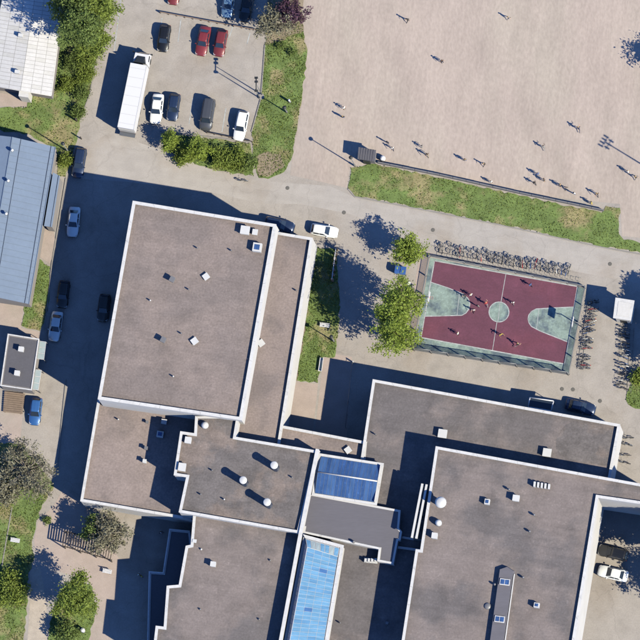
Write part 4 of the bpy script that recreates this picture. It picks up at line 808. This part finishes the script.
# ================================================================== PEOPLE
def person_mesh(pose):
    """joints in metres, facing +x; one continuous skinned body"""
    A = {'stand': dict(lf=(0.02, .12), rf=(0.0, -.12), lk=(.02, .11), rk=(.01, -.11), le=(-.02, .27), re=(-.02, -.27), lh=(.06, .3, .84), rh=(.05, -.3, .84), lez=1.12, rez=1.12, lean=0),
         'walk': dict(lf=(.32, .1), rf=(-.34, -.1), lk=(.22, .1), rk=(-.06, -.1), le=(-.16, .25), re=(.12, -.25), lh=(-.1, .28, .88), rh=(.32, -.22, .95), lez=1.13, rez=1.13, lean=.04),
         'run': dict(lf=(.30, .1), rf=(-.55, -.1), lk=(.33, .1), rk=(-.1, -.1), le=(-.25, .26), re=(.18, -.26), lh=(-.05, .26, 1.05), rh=(.40, -.16, 1.2), lez=1.18, rez=1.15, lean=.14),
         'reach': dict(lf=(.1, .2), rf=(-.12, -.2), lk=(.1, .17), rk=(-.02, -.17), le=(.15, .36), re=(.18, -.34), lh=(.38, .42, 1.42), rh=(.42, -.3, 1.5), lez=1.42, rez=1.44, lean=.05)}[pose]
    l = A['lean']; V = []; R = []; E = []
    def v(p, r, par=None):
        V.append(p); R.append(r)
        if par is not None: E.append((par, len(V) - 1))
        return len(V) - 1
    pel = v((0, 0, .95), (.15, .11)); wai = v((l * .5, 0, 1.1), (.135, .1), pel); che = v((l, 0, 1.3), (.165, .12), wai); nk0 = v((l * 1.15, 0, 1.46), (.075, .075), che); nk = v((l * 1.25, 0, 1.53), (.058, .058), nk0)
    hd0 = v((l * 1.3 + .015, 0, 1.60), (.075, .085), nk); hd1 = v((l * 1.35 + .01, 0, 1.68), (.085, .095), hd0); hd2 = v((l * 1.35, 0, 1.76), (.06, .07), hd1)
    for s, f, kn in (('l', A['lf'], A['lk']), ('r', A['rf'], A['rk'])):
        sg = 1 if s == 'l' else -1; hp = v((0, sg * .1, .88), (.095, .1), pel); fz = .09 if f[0] > -.5 else .32
        k = v((kn[0], kn[1], .5 if f[0] > -.5 else .52), (.062, .062), hp); an = v((f[0], f[1], fz), (.042, .042), k); v((f[0] + .14, f[1] * 1.15, fz - .05 if fz < .2 else fz - .1), (.04, .035), an)
    for s in 'lr':
        sg = 1 if s == 'l' else -1; sh = v((l * 1.05, sg * .18, 1.41), (.062, .062), che); e = A[s + 'e']; el = v((l + e[0], e[1], A[s + 'ez']), (.043, .043), sh); hh = A[s + 'h']
        w_ = v((l + hh[0], hh[1], hh[2]), (.028, .032), el); dr = (Vector(V[w_]) - Vector(V[el])).normalized(); v(tuple(Vector(V[w_]) + dr * .07), (.018, .038), w_)
    me = bpy.data.meshes.new('body'); me.from_pydata(V, E, []); ob = bpy.data.objects.new('body', me); COL.objects.link(ob)
    md = ob.modifiers.new('skin', 'SKIN'); md.use_smooth_shade = True
    for i, r in enumerate(R): me.skin_vertices[0].data[i].radius = r; me.skin_vertices[0].data[i].use_root = (i == 0)
    ob.modifiers.new('sub', 'SUBSURF').levels = 1
    dg = bpy.context.evaluated_depsgraph_get(); dg.update(); out = bpy.data.meshes.new_from_object(ob.evaluated_get(dg)); bpy.data.objects.remove(ob)
    # fingers, nose and ears joined into the same mesh
    bm = bmesh.new(); bm.from_mesh(out); ex = MB()
    for s, we in (('l', -1), ('r', -1)): pass
    ends = [i for i in range(len(V)) if i in (len(V) - 1, len(V) - 5)]
    for i in ends:
        pr = [a for a, b2 in E if b2 == i][0]; p = Vector(V[i]); d = (p - Vector(V[pr])).normalized(); sd = d.cross(Vector((0, 0, 1))); sd = sd.normalized() if sd.length > .05 else Vector((1, 0, 0)); nrm = d.cross(sd)
        for k, ln_ in enumerate((.06, .075, .08, .07)):
            r0 = p + sd * (-.03 + .02 * k) - d * .01; m_ = r0 + d * ln_ * .6; ex.tube(r0, m_, .0095, .009, n=5); ex.tube(m_, m_ + d * ln_ * .4 + nrm * .02, .009, .007, n=5)
        r0 = p - sd * .03 - d * .05; ex.tube(r0, r0 - sd * .03 + d * .035, .011, .01, n=5); ex.tube(r0 - sd * .03 + d * .035, r0 - sd * .035 + d * .07, .01, .008, n=5)
    hx = l * 1.35; ex.tube((hx + .09, 0, 1.68), (hx + .115, 0, 1.655), .01, .018, n=5)
    for s_ in (-1, 1): ex.tube((hx, s_ * .085, 1.68), (hx - .015, s_ * .108, 1.69), .025, .03, n=6)
    n0 = [bm.verts.new(q) for q in ex.v]
    for f in ex.f: bm.faces.new([n0[i] for i in f])
    bm.normal_update(); idx = {'head': 3, 'sk': 3}
    for f in bm.faces:
        c = f.calc_center_median(); best = min(range(len(E)), key=lambda k: segd(c, Vector(V[E[k][0]]), Vector(V[E[k][1]]))); a, e = E[best]; f.smooth = True
        zz = V[e][2]
        if e <= nk and e >= wai and e < nk0: mi = 0
        elif nk0 <= e <= hd2: mi = 2 if (c.z > 1.46) else 0
        elif e < 16: mi = 1 if (c - Vector(V[a])).length < (Vector(V[e]) - Vector(V[a])).length * 0.98 and (e - 8) % 4 != 3 else 3
        else: mi = 0 if (e - 16) % 4 in (0, 1) else 2
        f.material_index = mi
    me2 = bpy.data.meshes.new('body'); bm.to_mesh(me2); bm.free(); bpy.data.meshes.remove(out)
    hm = MB(); hm.lathe((hx - .015, 0, 1.665), [(.105, 0), (.108, .05), (.095, .1), (.055, .135), (.001, .145)], 12); hm.box((hx - .07, 0, 1.64), (.09, .16, .14))
    return me2, hm
def segd(p, a, b_): ab = b_ - a; t = max(0, min(1, (p - a).dot(ab) / max(ab.length_squared, 1e-9))); return (p - a - ab * t).length
POSES = {k: person_mesh(k) for k in ('stand', 'walk', 'run', 'reach')}
HMESH = {k: POSES[k][1].mesh('hair', 'rubber') for k in POSES}
def slot_mats(o, ms):
    for m_ in ms: pass
    for i, m_ in enumerate(ms): o.material_slots[i].link = 'OBJECT'; o.material_slots[i].material = m_
for k in POSES:
    for m_ in ('white', 'black'): POSES[k][0].materials.append(CLOTH[m_])
    POSES[k][0].materials.append(SKIN[0]); POSES[k][0].materials.append(M['rubber'])
rp_ = random.Random(5); POSEW = {'stand': 'standing', 'walk': 'walking', 'run': 'running', 'reach': 'standing with arms raised'}
def person(q, pose, shirt, trouser, where, z=0.004, scale=None, ang=None):
    p = at(*q); t = thing('person', 'person in %s top, %s trousers %s %s' % (shirt, trouser, POSEW[pose], where), 'person', (p.x, p.y, z + 0.0), rp_.uniform(0, 6.28) if ang is None else ang)
    t['group'] = 'people in %s and %s %s %s' % (shirt, trouser, POSEW[pose], where)
    s = scale or rp_.uniform(.86, 1.0); t.scale = (s, s, s)
    o = bpy.data.objects.new('body', POSES[pose][0]); COL.objects.link(o); o.parent = t; slot_mats(o, [CLOTH[shirt], CLOTH[trouser], rp_.choice(SKIN[:2] + SKIN), M['rubber']])
    hobj = bpy.data.objects.new('hair', HMESH[pose]); COL.objects.link(hobj); hobj.parent = t; slot_mats(hobj, [rp_.choice(HAIR)])
FIELD = [((408, 21), 'walk', 'black'), ((442.5, 62.5), 'stand', 'black'), ((508.5, 19), 'walk', 'navy'), ((344.5, 109), 'stand', 'white'), ((343.5, 118), 'stand', 'black'), ((388, 143.5), 'stand', 'navy'), ((393, 149), 'walk', 'white'),
         ((422.5, 147.5), 'stand', 'grey'), ((427.5, 155.5), 'walk', 'black'), ((465.5, 161), 'stand', 'khaki'), ((484.5, 165), 'walk', 'black'), ((491.5, 183), 'stand', 'white'), ((544, 148.5), 'run', 'grey'), ((544.5, 181), 'stand', 'black'), ((538, 175), 'stand', 'blue'),
         ((535, 184), 'walk', 'black'), ((579, 130), 'run', 'navy'), ((561, 186.5), 'stand', 'black'), ((567, 189), 'walk', 'grey'), ((574.5, 194.5), 'stand', 'white'), ((597.5, 195), 'walk', 'black'), ((628.5, 172.5), 'stand', 'white'), ((636, 178.5), 'walk', 'black'), ((592, 204), 'stand', 'yellow')]
FW_ = ['far out on the dirt field', 'in the open middle of the field', 'beyond all others on the field', 'in a pair beyond the storage shed', 'in a pair beyond the storage shed', 'in a pair near the round bin', 'in a pair near the round bin', 'in a pair above the field wall',
       'in a pair above the field wall', 'near the middle of the field wall', 'near the middle of the field wall', 'right against the field wall', 'alone between the field wall and open field', 'in a trio near the field wall', 'in a trio near the field wall', 'in a trio near the field wall',
       'alone on the field by the floodlight shadow', 'in a line near the wall end', 'in a line near the wall end', 'in a line near the wall end', 'above the worn wall end', 'in a pair below the floodlight shadow', 'in a pair below the floodlight shadow', 'at the very end of the field wall']
for i, (q, po, sh) in enumerate(FIELD): person(q, po, sh, ('black', 'navy', 'grey', 'khaki', 'blue')[i % 5], FW_[i])
COURT = [((471.5, 296), 'stand', 'white'), ((487, 305), 'run', 'red'), ((474, 311), 'walk', 'white'), ((478.5, 307), 'stand', 'grey'), ((513.5, 303.5), 'walk', 'white'), ((458.5, 334.5), 'stand', 'white'), ((501.5, 335.5), 'reach', 'yellow'), ((517.5, 345.5), 'run', 'black'), ((531, 286), 'walk', 'blue'), ((465.5, 297), 'walk', 'black')]
for i, (q, po, sh) in enumerate(COURT): person(q, po, sh, ('black', 'navy', 'grey')[(i + 1) % 3], 'on the ball court', zc)
for i, (q, po, sh) in enumerate([((139.5, 575), 'stand', 'white'), ((142, 577), 'stand', 'yellow'), ((161.5, 533), 'walk', 'white')]): person(q, po, sh, 'navy', 'in the shaded courtyard', 0.0)
# ================================================================== STREET FURNITURE
def bench(label, c, ang, L_=1.9, m='plastic_white', back=True):
    p = at(*c, 0.05); t = thing('bench', label, 'bench', p, ang)
    for k in range(4): b = MB(); b.box((0, -.2 + k * .14, .45), (L_, .11, .05)); o = b.build('seat_slat', m, None); o.parent = t
    if back:
        for k in range(2): b = MB(); b.box((0, .3, .62 + k * .16), (L_, .05, .12)); o = b.build('back_slat', m, None); o.parent = t
    for s_ in (-1, 1): b = MB(); b.box((s_ * (L_ / 2 - .25), 0, .21), (.08, .5, .42)); b.box((s_ * (L_ / 2 - .25), .27, .6), (.06, .05, .45)); o = b.build('leg', 'dark_metal', None); o.parent = t
bench('pale bench on the shaded edge of the courtyard lawn', (325, 326), math.radians(-8), 1.5); bench('white bench beside the shaded terrace on the sunny lawn', (321, 365), math.radians(-98), 2.1)
bench('pale bench on the grass near the pergola path', (15.5, 541), math.radians(-10), 1.4); bench('bench on the path south of the pergola', (107.5, 572), math.radians(-12), 1.4)
p, q = at(337, 250), at(333, 281); d = q - p; t_ = thing('slatted_screen', 'white-topped slatted screen at the top of the courtyard lawn', 'screen', p)
for k in range(7): c = p + d * (k / 6); b = MB(); b.box((c.x, c.y, .85), (.34, .34, 1.6), math.atan2(d.y, d.x)); b.build('slat', 'timber', t_)
c = (p + q) / 2; b = MB(); b.box((c.x, c.y, 1.68), (d.length, .1, .06), math.atan2(d.y, d.x)); b.build('rail', 'plastic_white', t_)
p = at(401, 271.5); t_ = thing('recycling_container', 'blue recycling container between the two round trees', 'container', p, -0.15)
b = MB(); b.hexa([(-.75, -.5, .1), (.75, -.5, .1), (.75, .5, .1), (-.75, .5, .1)], [(-.85, -.58, 1.25), (.85, -.58, 1.25), (.85, .58, 1.25), (-.85, .58, 1.25)]); o = b.build('body', 'plastic_blue', None); o.parent = t_
for s_ in (-1, 1): b = MB(); b.hexa([(s_ * .43 - .4, -.6, 1.25), (s_ * .43 + .4, -.6, 1.25), (s_ * .43 + .4, .6, 1.25), (s_ * .43 - .4, .6, 1.25)], [(s_ * .43 - .38, -.3, 1.42), (s_ * .43 + .38, -.3, 1.42), (s_ * .43 + .38, .55, 1.36), (s_ * .43 - .38, .55, 1.36)]); o = b.build('lid', 'plastic_blue', None); o.parent = t_
for sx in (-1, 1):
    for sy in (-1, 1): b = MB(); b.lathe((sx * .6, sy * .4, .1), [(.1, -.03), (.1, .03)], 8, axis=1); o = b.build('wheel', 'rubber', None); o.parent = t_
p = at(409, 284); t_ = thing('litter_bin', 'white litter bin between the round trees and the court path', 'bin', p); b = MB(); b.lathe((p.x, p.y, 0), [(.28, 0), (.32, .85), (.3, .9)], 12); b.build('body', 'plastic_white', t_); b = MB(); b.lathe((p.x, p.y, .89), [(.33, 0), (.3, .12), (.001, .2)], 12); b.build('lid', 'vent_white', t_)
p = at(83.5, 631); t_ = thing('litter_bin', 'pale litter bin beside the path by the green tree', 'bin', p); b = MB(); b.lathe((p.x, p.y, 0), [(.3, 0), (.36, 1.0), (.34, 1.05)], 12); b.build('body', 'plastic_white', t_); b = MB(); b.lathe((p.x, p.y, 1.04), [(.37, 0), (.3, .15), (.001, .22)], 12); b.build('lid', 'vent_white', t_)
# thin rail on the terrace
p, q = at(353, 363), at(346, 428); d = q - p; t_ = thing('terrace_rail', 'thin grey handrail across the shaded terrace', 'handrail', p)
for k in range(6): c = p + d * (k / 5); b = MB(); b.tube((c.x, c.y, 0), (c.x, c.y, 1.0), .03); b.build('post', 'galv', t_)
b = MB(); b.tube(p + Vector((0, 0, 1)), q + Vector((0, 0, 1)), .04); b.build('rail', 'galv', t_)
# pergola
zp = 2.5; a0, a1, c1, c0 = at(64, 531, zp), at(115, 544, zp), at(112, 560, zp), at(62, 545.5, zp); tpg = thing('pergola', 'dark timber slatted pergola over the path by the low wing', 'pergola', ((a0.x + c1.x) / 2, (a0.y + c1.y) / 2, 0))
for u, v in ((a0, a1), (c0, c1)): d = v - u; m_ = (u + v) / 2; b = MB(); b.box(m_ - Vector((0, 0, .12)), (d.length, .12, .2), math.atan2(d.y, d.x)); b.build('beam', 'timber_dark', tpg)
for k in range(20):
    u, v = lerp(a0, a1, (k + .3) / 20), lerp(c0, c1, (k + .3) / 20); d = v - u; e = d.normalized() * .15; m_ = (u + v) / 2; b = MB(); b.box(m_ + Vector((0, 0, .06)), (d.length + .3, .1, .15), math.atan2(d.y, d.x)); b.build('slat', 'timber_dark', tpg)
for u, v in ((a0, a1), (c0, c1)):
    for k in range(4): c = lerp(u, v, .03 + .31 * k); b = MB(); b.box((c.x, c.y, 1.14), (.13, .13, 2.28)); b.build('post', 'timber_dark', tpg)
# ================================================================== TREES
def leaves(n_clump, per, R, Rz, zc_, size, rg, cr, shell=0.55, hollow=0.0):
    """leaf-sized faces gathered in clumps through an uneven crown"""
    C = []
    while len(C) < n_clump:
        d = rg.normal(size=3); d /= np.linalg.norm(d); r = rg.uniform(hollow, 1) ** shell
        lob = 1 + 0.22 * math.sin(3 * math.atan2(d[1], d[0]) + cr * 7) + 0.16 * math.sin(5 * math.atan2(d[1], d[0]) + cr * 3)
        C.append((d[0] * R * r * lob, d[1] * R * r * lob, zc_ + d[2] * Rz * r))
    C = np.array(C); cs = rg.uniform(.6, 1.3, n_clump) * cr
    cen = np.repeat(C, per, 0) + rg.normal(size=(n_clump * per, 3)) * np.repeat(cs, per)[:, None] * np.array([1, 1, .7])
    n = len(cen); t = rg.uniform(0, 6.283, n); up = rg.normal(size=(n, 3)) * .75 + np.array([0, 0, .8]); up /= np.linalg.norm(up, axis=1)[:, None]
    a = np.cross(up, np.column_stack([np.cos(t), np.sin(t), np.zeros(n)])); a /= np.linalg.norm(a, axis=1)[:, None]; b_ = np.cross(up, a); s = rg.uniform(.6, 1.35, n)[:, None] * size
    v = np.stack([cen - a * s, cen + b_ * s * .55, cen + a * s, cen - b_ * s * .55], 1).reshape(-1, 3); return C, v, n
def tree(name, label, c, h, R, m, seed, Rz=None, base_clear=0.3, clumps=90, per=60, size=.17, cr=.42, bark='bark', group=None, cat='tree', hollow=0.0, twigs=0, zoff=None):
    """c: pixel of the crown's middle, h: height of the tree"""
    rg = np.random.default_rng(seed); Rz = Rz or (h * (1 - base_clear) / 2); zc_ = h - Rz; p = at(c[0], c[1], zc_); t = thing(name, label, cat, (p.x, p.y, 0), 0, group)
    C, v, n = leaves(clumps, per, R, Rz, zc_, size, rg, cr, hollow=hollow)
    me = bpy.data.meshes.new('crown'); me.vertices.add(n * 4); me.vertices.foreach_set('co', np.maximum(v, [-1e9, -1e9, .06]).astype(np.float32).ravel()); me.loops.add(n * 4); me.loops.foreach_set('vertex_index', np.arange(n * 4, dtype=np.int32))
    me.polygons.add(n); me.polygons.foreach_set('loop_start', np.arange(0, n * 4, 4, dtype=np.int32)); me.update(calc_edges=True); me.materials.append(M[m])
    o = bpy.data.objects.new('crown', me); COL.objects.link(o); o.parent = t
    b = MB(); r = max(.06, h * .022); q0 = Vector((0, 0, 0)); fork = zc_ - Rz * .35; top = Vector((rg.uniform(-.2, .2), rg.uniform(-.2, .2), max(fork, .5)))
    b.tube(q0, top * .5 + Vector((.05, 0, 0)), r * 1.25, r, n=8); b.tube(top * .5 + Vector((.05, 0, 0)), top, r, r * .8, n=8); b.tube(top, Vector((0, 0, zc_ + Rz * .6)), r * .8, r * .2, n=6)
    pick = rg.permutation(len(C))[:16 + twigs]
    for i in pick:
        e = Vector(C[i]); s = top + Vector((0, 0, rg.uniform(0, Rz * .7))); m_ = s.lerp(e, .5) + Vector((0, 0, Rz * .1)); b.tube(s, m_, r * .4, r * .24, n=5); b.tube(m_, e, r * .24, r * .08, n=4)
        if twigs:
            for _ in range(4): e2 = e + Vector(rg.normal(size=3)) * R * .16; b.tube(m_.lerp(e, rg.uniform(.3, .9)), e2, r * .1, r * .04, n=3)
    b.build('trunk', bark, None).parent = t
    return t
tall = 'tall trees beside the white-roofed building'
tree('deciduous_tree', 'tall green tree overhanging the car park beside the white-roofed building', (97, 4), 14, 2.9, 'leaf_green', 1, clumps=170, per=60, group=tall); tree('deciduous_tree', 'tall green tree close to the corner of the white roof', (81, 24), 16, 3.2, 'leaf_dark', 2, clumps=230, per=60, group=tall)
tree('deciduous_tree', 'smaller bright green tree at the car park edge by the tall trees', (93, 40), 9, 2.2, 'leaf_green', 3, clumps=120, per=55, group=tall); tree('deciduous_tree', 'slender dark tree leaning over the white panelled roof', (72, -4), 17, 3.4, 'leaf_dark', 4, clumps=230, per=60, group=tall)
tree('deciduous_tree', 'small round green tree beside the road at the court corner', (408, 250), 7.4, 2.4, 'leaf_bright', 11, clumps=130, per=34, cr=.36, twigs=10); tree('deciduous_tree', 'large green tree directly south of the blue container', (400, 301), 14.5, 3.3, 'leaf_bright', 12, clumps=230, per=30, cr=.4, base_clear=.2, twigs=20); tree('deciduous_tree', 'large green tree at the corner of the court nearest the north wing', (396, 335), 13.5, 3.2, 'leaf_bright', 13, clumps=200, per=30, cr=.4, twigs=20, base_clear=.2)
tree('deciduous_tree', 'leafy green tree in the middle of the courtyard grove', (390, 316), 15.5, 2.7, 'leaf_bright', 14, clumps=130, per=28, cr=.38)
tree('ornamental_tree', 'purple-leaved ornamental tree at the field corner', (291, 14), 6.0, 2.2, 'leaf_purple', 15, clumps=70, per=45, cr=.35, twigs=20); tree('ornamental_tree', 'thin grey-green tree beside the purple-leaved tree', (273, 22), 7.5, 2.5, 'leaf_grey', 16, clumps=80, per=38, cr=.4, twigs=30, bark='bark_pale')
hg = 'shrubs of the car park hedge'
for i, (c, h, R, m_, lab) in enumerate([((170, 141), 4.6, 1.25, 'leaf_bright', 'upright bright shrub at the lorry end of the hedge'), ((198, 149), 4.8, 1.8, 'leaf_bright', 'large bright green shrub in the middle of the hedge'), ((184, 155), 2.0, 1.5, 'leaf_green', 'low spreading shrub between the two bright shrubs'), ((223, 158), 2.4, 1.7, 'leaf_green', 'broad green shrub in front of the dark grey people carrier'), ((238, 158), 2.2, 1.6, 'leaf_green', 'broad green shrub in front of the white estate car'), ((247, 163), 1.6, 1.1, 'leaf_dark', 'small dark shrub at the grass island end of the hedge')]):
    tree('hedge_shrub', lab, c, h, R, m_, 30 + i, base_clear=.08, clumps=70, per=60, size=.13, cr=.3, group=hg, cat='shrub')
tree('blossoming_tree', 'wide pale grey-green tree with sparse twigs below the annex', (27, 471), 9.0, 4.8, 'leaf_grey', 40, clumps=170, per=38, cr=.4, twigs=90, bark='bark_pale'); tree('blossoming_tree', 'sparse grey-green tree growing through the pergola', (108, 533), 7.0, 2.9, 'leaf_grey', 41, clumps=110, per=40, cr=.38, twigs=60, bark='bark_pale')
tree('blossoming_tree', 'dark-leaved tree between the low wing corner and the pergola', (92, 527), 6.0, 1.6, 'leaf_dark', 46, clumps=50, per=45, cr=.35, twigs=20)
tree('deciduous_tree', 'round bright green tree beside the garden path', (76, 598), 9.6, 2.9, 'leaf_green', 42, clumps=150, per=65); tree('bush', 'low green bush beside the round garden tree', (66, 632), 3.0, 1.5, 'leaf_dark', 43, base_clear=.1, clumps=60, per=50, cat='bush')
tree('bush', 'broad light green bush on the corner lawn', (8, 590), 2.6, 2.6, 'leaf_green', 44, base_clear=.05, clumps=110, per=50, cr=.45, cat='bush'); tree('deciduous_tree', 'tree at the lawn edge by the gravel path', (2, 490), 7.0, 2.3, 'leaf_grey', 45, clumps=90, per=45, twigs=30)
off = 'trees along the east side'
tree('deciduous_tree', 'tall tree behind the kiosk casting shade on the bicycles', (690, 322), 9.5, 3.6, 'leaf_dark', 50, clumps=260, per=110, size=.2, group=off); tree('deciduous_tree', 'tall tree on the lawn south of the kiosk', (680, 356), 8.0, 2.6, 'leaf_dark', 54, clumps=200, per=100, size=.2, group=off)
tree('deciduous_tree', 'spiky young tree at the edge of the dirt field', (672, 64), 7.0, 1.9, 'leaf_dark', 51, clumps=60, per=40, twigs=20, group=off); tree('deciduous_tree', 'thinly leaved tree shading the parking by the south block', (694, 592), 10.5, 3.6, 'leaf_grey', 52, clumps=180, per=70, cr=.5, twigs=40, group=off); tree('deciduous_tree', 'dense tree at the corner of the south block parking', (672, 540), 12, 3.8, 'leaf_dark', 53, clumps=240, per=100, size=.2, group=off)
tree('bush', 'low green bush on the lawn behind the kiosk bicycles', (640, 378), 1.6, 1.1, 'leaf_green', 60, base_clear=.05, clumps=40, per=40, cat='bush')
for i, (c, h_, R_, m_, lab) in enumerate([((88, 56), 2.6, 1.7, 'leaf_green', 'rounded green bush just south of the tall trees'), ((74, 62), 1.8, 1.5, 'leaf_dark', 'low dark bush between the tall trees and white roof'), ((84, 74), 1.5, 1.4, 'leaf_green', 'low green bush in the middle of the verge'), ((68, 84), 1.1, 1.2, 'leaf_green', 'low spreading bush by the white roof corner'), ((80, 92), 1.1, 1.1, 'leaf_dark', 'small dark bush at the car park side of the verge'), ((77, 112), 1.2, .8, 'leaf_dark', 'small dark bush by the end of the dirt path'), ((66, 160), 1.2, .9, 'leaf_green', 'small bush squeezed between blue roof and navy estate car')]):
    tree('bush', lab, c, h_, R_, m_, 80 + i, base_clear=.05, clumps=60, per=38, size=.12, cr=.32, cat='bush', group='bushes on the verge by the white-roofed building')
for i, (c, lab) in enumerate([((281, 45), 'small dark bush on the grass island top'), ((292, 53), 'small grey bush at the field side of the grass island'), ((47, 520), 'low straggling bush on the path edge')]):
    tree('bush', lab, c, .9, .55, 'leaf_dark', 70 + i, base_clear=.05, clumps=22, per=30, size=.1, cr=.2, cat='bush')
for o in list(bpy.data.objects):
    for k in ('_zr', '_L'):
        if k in o: del o[k]
